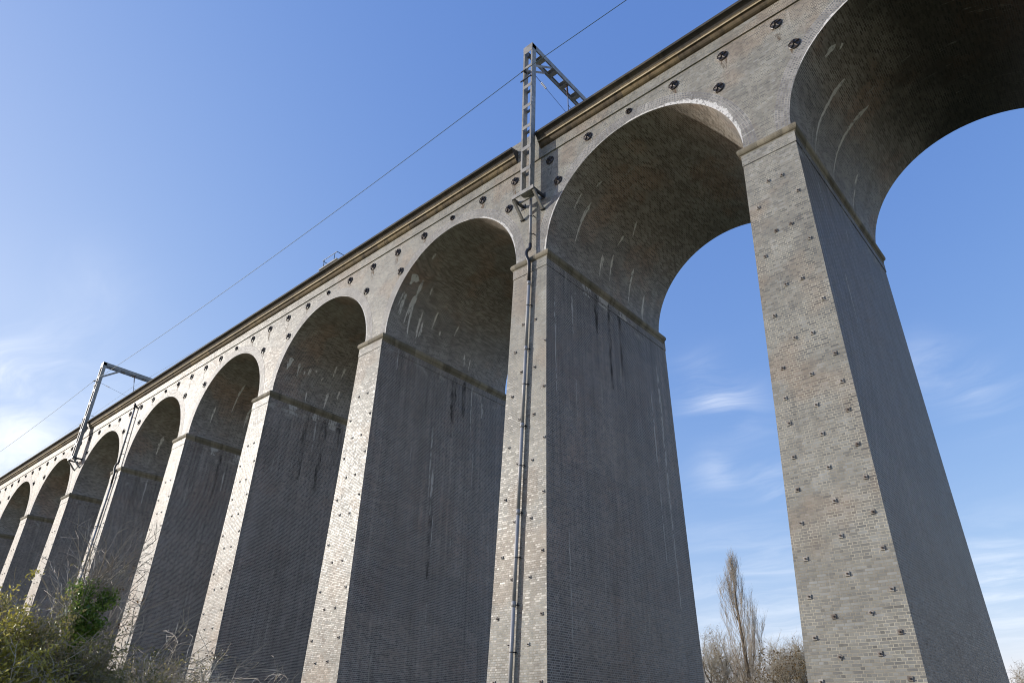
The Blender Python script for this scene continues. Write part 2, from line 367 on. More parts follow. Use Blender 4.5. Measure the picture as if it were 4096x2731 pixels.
M['poplar_bark'] = bark_material('poplar_bark', (0.25, 0.19, 0.12), (0.15, 0.11, 0.075))
M['tree_bark'] = bark_material('winter_bark', (0.22, 0.18, 0.13), (0.13, 0.105, 0.08))
M['twig'] = bark_material('grey_brown_twigs', (0.50, 0.44, 0.35), (0.28, 0.235, 0.175), 0.5)
M['paletwig'] = bark_material('dry_straw_twigs', (0.66, 0.60, 0.48), (0.40, 0.34, 0.25), 0.5)
M['ivy'] = leaf_material('glossy_ivy_leaf', [(0.05, 0.11, 0.02), (0.11, 0.21, 0.035), (0.21, 0.32, 0.06), (0.34, 0.42, 0.11)], 0.2, 0.42)
M['yellowleaf'] = leaf_material('yellowing_leaf', [(0.20, 0.19, 0.03), (0.36, 0.33, 0.06), (0.50, 0.44, 0.09), (0.60, 0.53, 0.15)], 0.32, 0.5)
M['oliveleaf'] = leaf_material('dull_olive_leaf', [(0.13, 0.135, 0.045), (0.21, 0.205, 0.075), (0.32, 0.28, 0.11), (0.44, 0.38, 0.18)], 0.32, 0.45)
M['brownleaf'] = leaf_material('dry_brown_leaf', [(0.09, 0.045, 0.022), (0.15, 0.085, 0.035), (0.22, 0.13, 0.05)], 0.7, 0.3)
M['oakleaf'] = leaf_material('late_autumn_leaf', [(0.11, 0.075, 0.035), (0.17, 0.11, 0.04), (0.25, 0.16, 0.05)], 0.7, 0.3)
M['budtwig'] = bark_material('fine_budding_twigs', (0.50, 0.43, 0.31), (0.33, 0.28, 0.20))


# ------------------------------------------------------------------ mesh helpers
class MB:
    def __init__(s): s.v = []; s.f = []; s.uv = []; s.mi = []; s.has_uv = False
    def face(s, pts, uvs=None, mi=0):
        i = len(s.v); s.v.extend([tuple(p) for p in pts]); s.f.append(tuple(range(i, i + len(pts)))); s.mi.append(mi)
        s.uv.append(uvs if uvs else [(0, 0)] * len(pts))
    def box(s, x0, x1, y0, y1, z0, z1, mi=0, mtx=None):
        P = [Vector((x, y, z)) for z in (z0, z1) for y in (y0, y1) for x in (x0, x1)]
        if mtx: P = [mtx @ p for p in P]
        i = len(s.v); s.v.extend([tuple(p) for p in P])
        for q in ((0, 2, 3, 1), (4, 5, 7, 6), (0, 1, 5, 4), (2, 6, 7, 3), (0, 4, 6, 2), (1, 3, 7, 5)):
            s.f.append(tuple(i + k for k in q)); s.mi.append(mi); s.uv.append([(0, 0)] * 4)
    def beam(s, a, b, w, h, up=(0, 0, 1), mi=0):
        """box of width w, height h from a to b"""
        a = Vector(a); b = Vector(b); d = (b - a); L = d.length; d.normalize()
        u = Vector(up); sd = d.cross(u)
        if sd.length < 1e-4: sd = d.cross(Vector((1, 0, 0)))
        sd.normalize(); u = sd.cross(d).normalized()
        m = Matrix((d, sd, u)).transposed().to_4x4(); m.translation = a
        s.box(0, L, -w / 2, w / 2, -h / 2, h / 2, mi, m)
    def tube(s, pts, rad, n=8, cap=True, mi=0):
        pts = [Vector(p) for p in pts]
        if not hasattr(rad, '__len__'): rad = [rad] * len(pts)
        ref = None; base = len(s.v); rings = []
        for k, p in enumerate(pts):
            d = (pts[min(k + 1, len(pts) - 1)] - pts[max(k - 1, 0)])
            d = d.normalized() if d.length > 1e-9 else Vector((0, 0, 1))
            if ref is None:
                ref = d.orthogonal().normalized()
            else:
                ref = (ref - d * ref.dot(d)); ref = ref.normalized() if ref.length > 1e-6 else d.orthogonal().normalized()
            bi = d.cross(ref); r = rad[k]
            rings.append(len(s.v))
            for j in range(n):
                a = 2 * pi * j / n
                q = p + ref * (cos(a) * r) + bi * (sin(a) * r); s.v.append((q.x, q.y, q.z))
        for k in range(len(pts) - 1):
            A, B = rings[k], rings[k + 1]
            for j in range(n):
                j2 = (j + 1) % n
                s.f.append((A + j, A + j2, B + j2, B + j)); s.mi.append(mi); s.uv.append([(0, 0)] * 4)
        if cap:
            s.f.append(tuple(rings[0] + j for j in reversed(range(n)))); s.mi.append(mi); s.uv.append([(0, 0)] * n)
            s.f.append(tuple(rings[-1] + j for j in range(n))); s.mi.append(mi); s.uv.append([(0, 0)] * n)
    def mesh(s, name, mats, smooth=False):
        me = bpy.data.meshes.new(name); me.from_pydata(s.v, [], s.f)
        ul = me.uv_layers.new(name='UVMap')
        flat = [c for q in s.uv for p in q for c in p]
        ul.data.foreach_set('uv', flat)
        for m in (mats if isinstance(mats, (list, tuple)) else [mats]): me.materials.append(m)
        me.polygons.foreach_set('material_index', s.mi)
        if smooth: me.polygons.foreach_set('use_smooth', [True] * len(s.f))
        me.update(); return me
    def obj(s, name, mats, parent=None, loc=(0, 0, 0), smooth=False, weld=False):
        me = s.mesh(name, mats, smooth)
        if weld:
            bm = bmesh.new(); bm.from_mesh(me); bmesh.ops.remove_doubles(bm, verts=bm.verts, dist=0.0005)
            bmesh.ops.recalc_face_normals(bm, faces=bm.faces); bm.to_mesh(me); bm.free()
        return link(name, me, parent, loc)


def link(name, me, parent=None, loc=(0, 0, 0)):
    o = bpy.data.objects.new(name, me); C.objects.link(o); o.location = loc
    if parent: o.parent = parent
    return o


def tag(o, label, cat, group=None):
    o['label'] = label; o['category'] = cat
    if group: o['group'] = group
    return o


def empty(name, loc, label, cat, group=None):
    o = bpy.data.objects.new(name, None); C.objects.link(o); o.location = loc; o.empty_display_size = 0.5
    return tag(o, label, cat, group)


def dup(o, parent, loc=None):
    c = o.copy(); C.objects.link(c); c.parent = parent
    if loc is not None: c.location = loc
    for ch in o.children:
        dup(ch, c)
    return c


# ------------------------------------------------------------------ the ground
g = MB(); R_ = 2500; n_ = 24
for i in range(n_):
    for j in range(n_):
        x0 = -R_ + 2 * R_ * i / n_; x1 = -R_ + 2 * R_ * (i + 1) / n_; y0 = -R_ + 2 * R_ * j / n_; y1 = -R_ + 2 * R_ * (j + 1) / n_
        g.face([(x0, y0, 0), (x1, y0, 0), (x1, y1, 0), (x0, y1, 0)])
gr = g.obj('meadow_ground', M['ground'], weld=True); gr['kind'] = 'structure'

# ------------------------------------------------------------------ the viaduct
PITCH = 10.8518; RAD = 4.57; WID = 9.2687; ZC = 0.042; HALF = PITCH / 2 - RAD
RINGT = 0.54
K0, K1 = -1, 13           # piers -1 .. 13 (pier 1 is the big one on the right), arch k lies right of pier k+1
def px(k): return -(k - 1) * PITCH
def half_w(d): return 0.9272 + 0.0148 * d + 0.000445 * d * d
def front_y(d): return -0.1124 - 0.0219 * d
def back_y(d): return 9.5283 + 0.0194 * d

via = empty('railway_viaduct', (0, 0, Z0), 'tall weathered brick railway viaduct marching away on tapering piers', 'viaduct')
rnd = random.Random(7)


def pier(k):
    b = MB(); x = px(k); off = 31.7 * k
    D = [0.02, 0.80] + [0.805] + [1 + 19.45 * i / 10 for i in range(0, 11)]
    lv = []
    for i, d in enumerate(D):
        e = 0.022 if i < 2 else 0.0
        h = half_w(d) + e; y0 = front_y(d) - e; y1 = back_y(d) + e
        lv.append((-d, h, y0, y1))
    for (za, ha, a0, a1), (zb, hb, b0, b1) in zip(lv, lv[1:]):
        b.face([(-hb, b0, zb), (hb, b0, zb), (ha, a0, za), (-ha, a0, za)], [(off - hb, zb), (off + hb, zb), (off + ha, za), (off - ha, za)], 0)
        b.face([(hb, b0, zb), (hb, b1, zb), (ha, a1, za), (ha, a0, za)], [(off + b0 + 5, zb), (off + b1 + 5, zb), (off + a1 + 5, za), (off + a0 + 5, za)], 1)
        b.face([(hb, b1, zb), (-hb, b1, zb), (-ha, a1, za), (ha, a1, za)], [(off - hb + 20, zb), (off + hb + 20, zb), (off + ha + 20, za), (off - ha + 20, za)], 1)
        b.face([(-hb, b1, zb), (-hb, b0, zb), (-ha, a0, za), (-ha, a1, za)], [(off + 5 - b1, zb), (off + 5 - b0, zb), (off + 5 - a0, za), (off + 5 - a1, za)], 0)
    z, h, a0, a1 = lv[0]
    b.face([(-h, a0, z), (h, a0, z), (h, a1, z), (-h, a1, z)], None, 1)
    return b.obj('pier', [M['face'], M['side']], via, (x + {2: 0.06, 3: -0.13, 4: -0.05}.get(k, 0.0), 0, 0))


IMP = [(-0.10, 0.0), (0.13, 0.0), (0.17, -0.02), (0.20, -0.06), (0.217, -0.12), (0.217, -0.18), (0.20, -0.245), (0.17, -0.29), (0.145, -0.305),
       (0.145, -0.345), (0.128, -0.345), (0.128, -0.42), (0.115, -0.435), (0.085, -0.47), (0.05, -0.50)]


def impost_mesh(seed):
    b = MB(); rr = random.Random(seed)
    def ring(o, z): return [(-HALF - o, -o, z), (HALF + o, -o, z), (HALF + o, WID + o, z), (-HALF - o, WID + o, z)]
    # subdivide each side so that the worn moulding can wander a little
    per = []
    for s_ in range(4):
        nseg = 6 if s_ in (0, 2) else 20
        for i in range(nseg): per.append((s_, i / nseg))
    jit = [rr.uniform(-0.012, 0.012) for _ in per]
    rows = []
    for o, z in IMP:
        c = ring(o, z); row = []
        for (s_, f), j in zip(per, jit):
            a = Vector(c[s_]); e = Vector(c[(s_ + 1) % 4]); p = a.lerp(e, f)
            if o > 0.1 and f > 0: p.z += j * 0.5
            row.append(p)
        rows.append(row)
    n = len(per); u = [0]
    for i in range(n): u.append(u[-1] + (rows[3][(i + 1) % n] - rows[3][i]).length)
    uo = rr.uniform(0, 50)
    for a, c in zip(rows, rows[1:]):
        for i in range(n):
            j = (i + 1) % n
            b.face([c[i], c[j], a[j], a[i]], [(uo + u[i], 0.5), (uo + u[i + 1], 0.5), (uo + u[i + 1], 0.9), (uo + u[i], 0.9)])
    b.face([p for p in rows[0]])
    return b


def ring_pt(r, a, y): return (r * cos(a), y, ZC + r * sin(a))


def arch_parts(k):
    xc = PITCH / 2 - k * PITCH; N = 48; off = 17.3 * k
    # soffit: u across the viaduct, v round the arch
    b = MB()
    prof = [(RAD, 0.0, 0.0)] + [(RAD * cos(pi * i / N), ZC + RAD * sin(pi * i / N), ZC + RAD * pi * i / N) for i in range(N + 1)] + [(-RAD, 0.0, 2 * ZC + RAD * pi)]
    ys = [0.0, WID * 0.33, WID * 0.66, WID]
    top = RAD * pi / 2
    for (xa, za, sa), (xb, zb, sb) in zip(prof, prof[1:]):
        # v runs downward on both haunches so that stains run down
        va, vb = (sa, sb) if (sa + sb) / 2 < top else (2 * top - sa, 2 * top - sb)
        o2 = off if (sa + sb) / 2 < top else off + 50
        for ya, yb in zip(ys, ys[1:]):
            b.face([(xa, ya, za), (xb, ya, zb), (xb, yb, zb), (xa, yb, za)], [(o2 + ya, va), (o2 + ya, vb), (o2 + yb, vb), (o2 + yb, va)])
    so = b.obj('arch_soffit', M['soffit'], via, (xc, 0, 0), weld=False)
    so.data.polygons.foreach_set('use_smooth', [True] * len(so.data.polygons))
    # ring of headers, 4 mm proud of the wall, front and back
    for yy, sg in ((-0.004, 1), (WID + 0.004, -1)):
        b = MB()
        for i in range(N):
            a0, a1 = pi * i / N, pi * (i + 1) / N
            q = [ring_pt(RAD, a0, yy), ring_pt(RAD + RINGT, a0, yy), ring_pt(RAD + RINGT, a1, yy), ring_pt(RAD, a1, yy)]
            s0, s1 = a0 * (RAD + RINGT / 2), a1 * (RAD + RINGT / 2)
            uv = [(off + s0, 0), (off + s0, RINGT), (off + s1, RINGT), (off + s1, 0)]
            b.face(q if sg > 0 else q[::-1], uv if sg > 0 else uv[::-1])
            # edges that close the 4 mm
            y2 = 0.0 if sg > 0 else WID
            for rr_ in (RAD, RAD + RINGT):
                b.face([ring_pt(rr_, a0, yy), ring_pt(rr_, a1, yy), ring_pt(rr_, a1, y2), ring_pt(rr_, a0, y2)], [(off + s0, 0), (off + s1, 0), (off + s1, .02), (off + s0, .02)])
        for sx in (1, -1):
            q = [(sx * RAD, yy, 0), (sx * (RAD + RINGT), yy, 0), (sx * (RAD + RINGT), yy, ZC), (sx * RAD, yy, ZC)]
            b.face(q, [(off, 0), (off, RINGT), (off + ZC, RINGT), (off + ZC, 0)])
        b.obj('arch_ring', M['ring'], via, (xc, 0, 0), weld=True)
    # spandrel wall of this bay, front and back
    Ro = RAD + RINGT - 0.012; ZT = 5.60
    xs = [-PITCH / 2, -Ro - 0.001] + [-Ro * cos(pi * i / 40) for i in range(41)] + [Ro + 0.001, PITCH / 2]
    def zlow(x): return ZC + sqrt(max(0, Ro * Ro - x * x)) if abs(x) < Ro else 0.0
    for yy, sg, mi in ((0.0, 1, 0), (WID, -1, 0)):
        b = MB()
        for xa, xb in zip(xs, xs[1:]):
            za, zb = zlow(xa), zlow(xb)
            if abs(xa) >= Ro and abs(xb) >= Ro: za = zb = 0.0
            q = [(xa, yy, za), (xb, yy, zb), (xb, yy, ZT), (xa, yy, ZT)]
            uv = [(off + p[0], p[2]) for p in q]
            b.face(q if sg > 0 else q[::-1], uv if sg > 0 else uv[::-1], mi)
        b.obj('spandrel_wall', M['face'], via, (xc, 0, 0), weld=True)


for k in range(K0, K1 + 1):
    p_ = pier(k)
    im = impost_mesh(k).obj('impost', M['impost'], p_, smooth=False)
for k in range(K0 - 1, K1): arch_parts(k)

XR, XL = PITCH / 2 + (1 - K0) * PITCH + PITCH * 0.5 - PITCH * 0.5, px(K1) - HALF
XR = PITCH / 2 - (K0 - 1) * PITCH + PITCH / 2 - HALF * 0
MASTS = [2, 7, 12]
GAPS = [(px(k) - 0.89, px(k) + 0.57) for k in MASTS]

# brick band over the string course line, parapets and deck
for yy, sg in ((-0.055, 1), (WID + 0.055, -1)):
    x = XR; b = MB()
    while x > XL:
        x2 = max(x - 12, XL)
        q = [(x2, yy, 5.60), (x, yy, 5.60), (x, yy, 6.22), (x2, yy, 6.22)]; uv = [(p[0], p[2]) for p in q]
        b.face(q if sg > 0 else q[::-1], uv if sg > 0 else uv[::-1])
        yb = 0.0 if sg > 0 else WID
        q = [(x2, yb, 5.60), (x, yb, 5.60), (x, yy, 5.60), (x2, yy, 5.60)]
        b.face(q, [(p[0], p[1]) for p in q])
        x = x2
    b.obj('string_course', M['face'], via, weld=True)
for y0, y1 in ((-0.05, 0.40), (WID - 0.40, WID + 0.05)):
    x = XR; b = MB()
    while x > XL:
        x2 = max(x - 12, XL)
        for q in ([(x2, y0, 6.22), (x, y0, 6.22), (x, y0, 7.47), (x2, y0, 7.47)], [(x, y1, 5.6), (x2, y1, 5.6), (x2, y1, 7.47), (x, y1, 7.47)],
                  [(x2, y0, 7.47), (x, y0, 7.47), (x, y1, 7.47), (x2, y1, 7.47)]):
            flat = abs(q[0][2] - q[2][2]) < 0.01
            b.face(q, [(p[0], p[1] if flat else p[2]) for p in q])
        x = x2
    b.obj('parapet', M['face'], via, weld=True)
b = MB(); b.face([(XL, 0.40, 6.0), (XR, 0.40, 6.0), (XR, WID - 0.40, 6.0), (XL, WID - 0.40, 6.0)]); b.obj('ballast_deck', M['ballast'], via)

CORN = [(-0.055, 6.14), (-0.075, 6.15), (-0.11, 6.17), (-0.16, 6.21), (-0.20, 6.27), (-0.225, 6.33), (-0.235, 6.38), (-0.27, 6.385), (-0.31, 6.385), (-0.31, 6.475),
        (-0.32, 6.475), (-0.335, 6.52), (-0.37, 6.59), (-0.43, 6.65), (-0.51, 6.69), (-0.55, 6.70), (-0.555, 6.815), (-0.05, 6.93)]
edges_x = [XR] + [v for g_ in GAPS for v in (g_[1], g_[0])] + [XL]
cr = random.Random(3)
for i in range(0, len(edges_x), 2):
    xa, xb = edges_x[i], edges_x[i + 1]
    for side in (0, 1):
        b = MB(); L = xa - xb; n = max(1, int(L / 1.4)); rows = []
        for j in range(n + 1):
            x = xa - L * j / n; dz = cr.uniform(-0.007, 0.007) if 0 < j < n else 0
            rows.append([(x, (y if side == 0 else WID - y), z + (dz if y < -0.3 else 0)) for y, z in CORN])
        vv = [0]
        for (ya, za), (yb, zb) in zip(CORN, CORN[1:]): vv.append(vv[-1] + sqrt((ya - yb) ** 2 + (za - zb) ** 2))
        for ra, rb in zip(rows, rows[1:]):
            for m_ in range(len(CORN) - 1):
                q = [rb[m_], ra[m_], ra[m_ + 1], rb[m_ + 1]]
                b.face(q if side == 0 else q[::-1], [(q_[0] + side * 300, 2 + vv[m_ + (1 if w > 1 else 0)]) for w, q_ in enumerate(q)], 1 if m_ >= 11 else (2 if m_ == 8 else 0))
        b.face(rows[0]); b.face(rows[-1][::-1])
        b.obj('cornice', [M['cornice'], M['soot_shade'], M['fillet']], via)

# ---- pattress plates (tie-bar end plates) on the spandrels
def pattress(R, parent, loc):
    b = MB(); n = 20
    def circ(r, y): return [(r * cos(2 * pi * i / n), y, r * sin(2 * pi * i / n)) for i in range(n)]
    rings = [circ(R, 0.0), circ(R, -0.03), circ(R * 0.9, -0.045), circ(R * 0.84, -0.03), circ(R * 0.3, -0.045)]
    for a, c in zip(rings, rings[1:]):
        for i in range(n):
            j = (i + 1) % n; b.face([a[i], a[j], c[j], c[i]][::-1])
    b.face(rings[-1])
    o = b.obj('pattress_plate', M['iron'], parent, loc)
    s = MB()
    for i in range(5):
        a = pi / 2 + 2 * pi * i / 5; d = Vector((cos(a), 0, sin(a))); sd = Vector((-sin(a), 0, cos(a)))
        w0, w1 = R * 0.26, R * 0.06
        p0 = Vector((0, -0.10, 0)); tip = d * (R * 0.93)
        s.face([p0 * 0.9, sd * -w0 + Vector((0, -0.05, 0)), tip + sd * -w1 + Vector((0, -0.035, 0)), tip + Vector((0, -0.075, 0))])
        s.face([p0 * 0.9, tip + Vector((0, -0.075, 0)), tip + sd * w1 + Vector((0, -0.035, 0)), sd * w0 + Vector((0, -0.05, 0))])
        s.face([tip + Vector((0, -0.075, 0)), tip + sd * -w1 + Vector((0, -0.035, 0)), tip + sd * w1 + Vector((0, -0.035, 0))])
    st = s.obj('star_boss', M['iron'], o)
    t_ = MB(); t_.tube([(0, -0.06, 0), (0, -0.115, 0)], R * 0.2, 6); t_.tube([(0, -0.115, 0), (0, -0.19, 0)], R * 0.09, 7)
    t_.obj('tie_rod_nut', M['iron'], o)
    u = MB(); h = R * 3.4
    for i in range(6):
        a, c = i / 6, (i + 1) / 6; wa, wc = R * (0.85 - 0.55 * a), R * (0.85 - 0.55 * c)
        u.face([(-wc, 0.001, -R * 0.6 - h * c), (wc, 0.001, -R * 0.6 - h * c), (wa, 0.001, -R * 0.6 - h * a), (-wa, 0.001, -R * 0.6 - h * a)])
    u.obj('rust_stain', M['rust'], o)
    return o


big_p = small_p = None
for k in range(-1, 12):
    xc = PITCH / 2 - k * PITCH
    spots = [(0.0, 5.21, 1)] + [(s_ * PITCH / 5 * m_, 5.14 if m_ == 1 else 5.11, 0) for s_ in (1, -1) for m_ in (1, 2)]
    spots += [(PITCH / 2 - 1.42, 3.60, 0), (-PITCH / 2 + 1.55, 3.60, 0)]
    for dx, z, sm in spots:
        x = xc + dx; z += rnd.uniform(-0.02, 0.02) + 0.02 * max(0, min(10, k)) * (0.6 if k < 5 else 0.35)
        loc = (x, -0.004, z)
        if sm:
            if small_p is None: small_p = pattress(0.15, via, loc)
            else: dup(small_p, via, loc)
        else:
            if big_p is None: big_p = pattress(0.222, via, loc)
            else: dup(big_p, via, loc)

# ---- tie bolts with square washers on the pier faces
def bolt_geo(b, x=0, y=0, z=0, tilt=0.0):
    m = Matrix.Translation((x, y, z)) @ Matrix.Rotation(tilt, 4, 'Y')
    b.box(-0.055, 0.055, -0.026, 0.012, -0.055, 0.055, 0, m)
    p0 = m @ Vector((0.0, -0.03, 0)); p1 = m @ Vector((0.0, -0.048, 0)); p2 = m @ Vector((0.004, -0.075, -0.002))
    b.tube([p0, p1], 0.026, 6, mi=1); b.tube([p1, p2], 0.014, 6, mi=1)
bm_ = MB(); bolt_geo(bm_); bolt_me = bm_.mesh('tie_bolt', [M['bolt'], M['nut']])
P1_B = []
for z in (-1.94, -4.03, -6.16, -8.10, -15.93, -16.86, -17.8): P1_B += [(-0.20 if z > -15 else -0.45, z), (0.29 if z > -15 else 0.44, z)]
for i, z in enumerate((-2.83, -4.86, -7.09, -8.95, -9.88, -10.72, -11.72, -12.65, -13.55, -14.47, -15.45, -16.40, -17.4)): P1_B += [(-0.64 - 0.031 * i, z), (0.70 + 0.03 * min(i, 9), z)]
for z in (-9.39, -10.33, -11.24, -12.20, -13.11, -14.04, -14.99): P1_B.append((0.06, z))
PN_B = []
for i, z in enumerate((-4.57, -6.60, -8.75, -10.87, -12.96, -15.07, -17.1)): PN_B += [(-0.65 - 0.055 * i, z), (0.92 + 0.025 * i, z)]
for i, z in enumerate((-3.35, -5.6, -7.69, -9.53, -11.75, -13.80, -15.97, -17.9)): PN_B += [(-0.26 - 0.015 * i, z), (0.42 + 0.01 * i, z)]
piers = {}
for o in via.children:
    if o.name.split('.')[0] == 'pier': piers[round(1 - o.location.x / PITCH)] = o
for k, lst in ((1, P1_B), (2, PN_B), (3, PN_B)):
    for x, z in lst:
        if k != 1: x += 0.0 if k == 2 else -0.08
        o = link('tie_bolt', bolt_me, piers[k], (x + rnd.uniform(-.02, .02), front_y(-z), z + rnd.uniform(-.025, .025)))
        o.rotation_euler = (0, rnd.uniform(-0.12, 0.12) + (0.6 if rnd.random() < 0.06 else 0), 0)
for k in range(4, 10):
    b = MB()
    for x, z in PN_B: bolt_geo(b, x - 0.08 + rnd.uniform(-.03, .03), front_y(-z), z + rnd.uniform(-.03, .03), rnd.uniform(-.1, .1))
    o = b.obj('tie_bolts', [M['bolt'], M['nut']], piers[k]); o['kind'] = 'stuff'

# repaired crack on the third pier's flank: a ragged raised line of mortar
b = MB(); cr = random.Random(5); pts = []
for i in range(22):
    d = 15.6 + i * 0.22; pts.append((half_w(d) + 0.004, 1.12 - 0.018 * i * 0 + cr.uniform(-.02, .02) - 0.012 * i, -d, 0.035 + cr.uniform(-.01, .012)))
for (xa, ya, za, wa), (xb, yb, zb, wb) in zip(pts, pts[1:]):
    b.face([(xb, yb - wb, zb), (xb, yb + wb, zb), (xa, ya + wa, za), (xa, ya - wa, za)])
b.obj('crack_repair', M['lime'], piers[3])

# lime runs on the vaults: ragged crusts a few millimetres thick that start at a leak and taper downwards
LIME = {2: [((134.3, 1.06), (151.2, 1.21), (176.2, 1.41), .16), ((133.3, .52), (141.1, .47), .42), ((147.6, .37), (157.8, .32), .14), ((148, .53), (163.1, .62), .15), ((146.3, 1.06), (167.3, 1.0), .15), ((154.1, 1.95), (177, 1.99), .15),
            ((148.1, 2.87), (161.3, 2.87), .11), ((160, 2.19), (171.1, 2.14), .12), ((113.9, .64), (118.8, .71), .12), ((135.8, 1.77), (140.5, 1.88), .08), ((159.5, 3.47), (163, 3.5), .08), ((149.8, 4.55), (157.7, 4.49), .09), ((166, 5.6), (175, 5.7), .1), ((168, 6.1), (177, 6.1), .08)],
        1: [((136.4, 1.72), (148.6, 1.76), (161.4, 1.81), .13), ((136.2, .97), (145.7, 1.02), .09), ((123.3, 1.49), (128, 1.46), .10), ((156.5, 3.8), (170, 3.92), .14), ((151.9, 4.49), (168, 4.72), .12), ((138.4, 4.54), (145.8, 4.49), .10), ((127, 4.7), (135.4, 5.09), .12), ((150, 6.2), (172, 6.4), .12), ((160, 7.6), (178, 7.7), .12)],
        0: [((131.2, 2.52), (146.3, 2.44), (158.7, 2.36), (173.2, 2.40), .15), ((127, 4.61), (141.3, 4.4), (155, 4.29), (171.6, 4.23), .17), ((127.2, 1.01), (134.4, .95), .14), ((152.1, 6.39), (158.8, 6.39), .12), ((124, 1.27), (126.8, 1.33), .14), ((160, 6.5), (172, 6.45), .08)],
        3: [((151.4, 1.19), (161.5, 1.29), .14), ((151.6, 1.97), (158.1, 1.99), .12), ((149.6, .56), (159.6, .51), .3), ((151.1, 2.42), (153.5, 2.44), .12), ((154.8, 3.04), (157.6, 2.98), .14), ((165, 3.76), (179, 3.7), .16), ((159.7, 4.52), (167.3, 4.51), .1), ((141.7, 3.58), (151.8, 3.67), .10), ((140.4, 4.17), (149, 4.24), .10), ((170.8, 2.28), (179, 2.3), .08), ((155.5, 1.69), (158.7, 1.69), .10)],
        5: [((140, 2.0), (160, 2.05), .2), ((155, 3.2), (174, 3.3), .16)], 4: [((120, 2.2), (150, 2.4), .12), ((140, 3.6), (160, 3.7), .14), ((150, 1.2), (165, 1.25), .10)]}
lr = random.Random(77)
for k, runs in LIME.items():
    b = MB(); xc = PITCH / 2 - k * PITCH; R0 = RAD - 0.005
    for run in runs:
        w = run[-1]; P_ = run[:-1]
        for strand in range(3):
            pts = []; tot = P_[-1][0] - P_[0][0]; n = max(4, int(tot / 1.2)); oy = (0, lr.uniform(-.6, .6) * w, lr.uniform(-.8, .8) * w)[strand]
            f0, f1 = (0, 1) if strand == 0 else sorted((lr.uniform(0, .5), lr.uniform(.35, 1)))
            for i in range(n + 1):
                f = f0 + (f1 - f0) * i / n; x = f * (len(P_) - 1); j = min(int(x), len(P_) - 2); g_ = x - j
                a = P_[j][0] * (1 - g_) + P_[j + 1][0] * g_; y = P_[j][1] * (1 - g_) + P_[j + 1][1] * g_ + oy + lr.uniform(-.012, .012)
                env = min(1, i / n * 5 + 0.25) * (1 - 0.75 * i / n) * lr.uniform(.45, 1.1)
                pts.append((radians(a), y, w * (0.75 if strand == 0 else 0.42) * env))
            for (aa, ya, wa), (ab, yb, wb) in zip(pts, pts[1:]):
                b.face([(R0 * cos(aa), ya - wa, ZC + R0 * sin(aa)), (R0 * cos(aa), ya + wa, ZC + R0 * sin(aa)), (R0 * cos(ab), yb + wb, ZC + R0 * sin(ab)), (R0 * cos(ab), yb - wb, ZC + R0 * sin(ab))])
    o = b.obj('lime_runs', M['limerun'], via, (xc, 0, 0)); o['kind'] = 'stuff'

# runs of lime and damp on the shaded flanks of the nearer piers
FLANK = {3: [(3.75, -3.9, -7.9, .11, 0), (3.95, -6.4, -8.8, .20, 0), (4.0, -7.6, -12.0, .26, 1), (4.12, -8.8, -10.6, .09, 0), (4.1, -13.0, -14.6, .06, 0), (6.5, -.6, -3.6, .12, 0), (5.1, -.5, -4.2, .5, 1), (5.9, -.5, -2.8, .34, 1),
              (1.0, -.5, -1.7, .10, 0), (7.4, -1.3, -2.3, .24, 0), (6.8, -4.6, -6.6, .07, 0), (2.4, -5.4, -6.4, .06, 0)],
         4: [(2.6, -.6, -5.0, .45, 1), (3.9, -.6, -5.4, .55, 1), (5.0, -.5, -3.4, .4, 1), (1.5, -.45, -1.0, .7, 0), (4.5, -.45, -1.1, .6, 0), (5.7, -.45, -.95, .6, 0), (3.2, -.45, -.9, .5, 0), (3.3, -1, -3, .10, 0)],
         2: [(1.6, -1.5, -3.4, .14, 0), (.38, -2.2, -6.6, .11, 0), (1.7, -5.6, -7.4, .07, 0), (4.4, -.5, -5.0, .3, 1), (3.4, -.5, -2.6, .4, 1), (4.0, -.45, -.95, .8, 0), (2.7, -.45, -.95, .6, 0), (5.6, -.45, -.8, .7, 0), (8.5, -2.0, -14.0, .22, 0), (7.7, -4, -12, .14, 0),
             (5.3, -.5, -4, .3, 1), (0.9, -12, -18, .05, 0)],
         5: [(2.0, -.5, -1.0, .5, 0), (2.6, -.5, -4.0, .3, 1), (4.0, -.5, -1.0, .9, 0), (3.1, -2, -3.4, .12, 0)], 6: [(2.0, -.5, -2.6, .16, 0), (4.0, -.5, -1.0, .6, 0)],
         1: [(1.5, -1.4, -3.0, .07, 0), (3.9, -2.0, -3.2, .07, 0), (2.0, -5, -7, .1, 0)]}
for k, runs in FLANK.items():
    mbs = (MB(), MB())
    for y, z0, z1, w, kind in runs:
        b = mbs[kind]; n = max(4, int((z0 - z1) / 0.18)); pts = []
        for i in range(n + 1):
            d = -(z0 + (z1 - z0) * i / n); env = min(1, i / n * 6 + 0.3) * (1 - (0.7 if kind == 0 else 0.5) * i / n) * lr.uniform(.6, 1.1)
            if w > 0.45 and kind == 0: env = lr.uniform(.5, 1.1)
            pts.append((half_w(d) + (0.027 if d < 0.805 else 0.004) + 0.002 * kind, y + lr.uniform(-.02, .02), -d, w * 0.55 * env))
        for (xa, ya, za, wa), (xb, yb, zb, wb) in zip(pts, pts[1:]):
            b.face([(xb, yb - wb, zb), (xb, yb + wb, zb), (xa, ya + wa, za), (xa, ya - wa, za)])
    for b, nm, m_ in ((mbs[0], 'lime_runs', M['limewash']), (mbs[1], 'damp_runs', M['damp'])):
        if b.v: o = b.obj(nm, m_, piers[k]); o['kind'] = 'stuff'
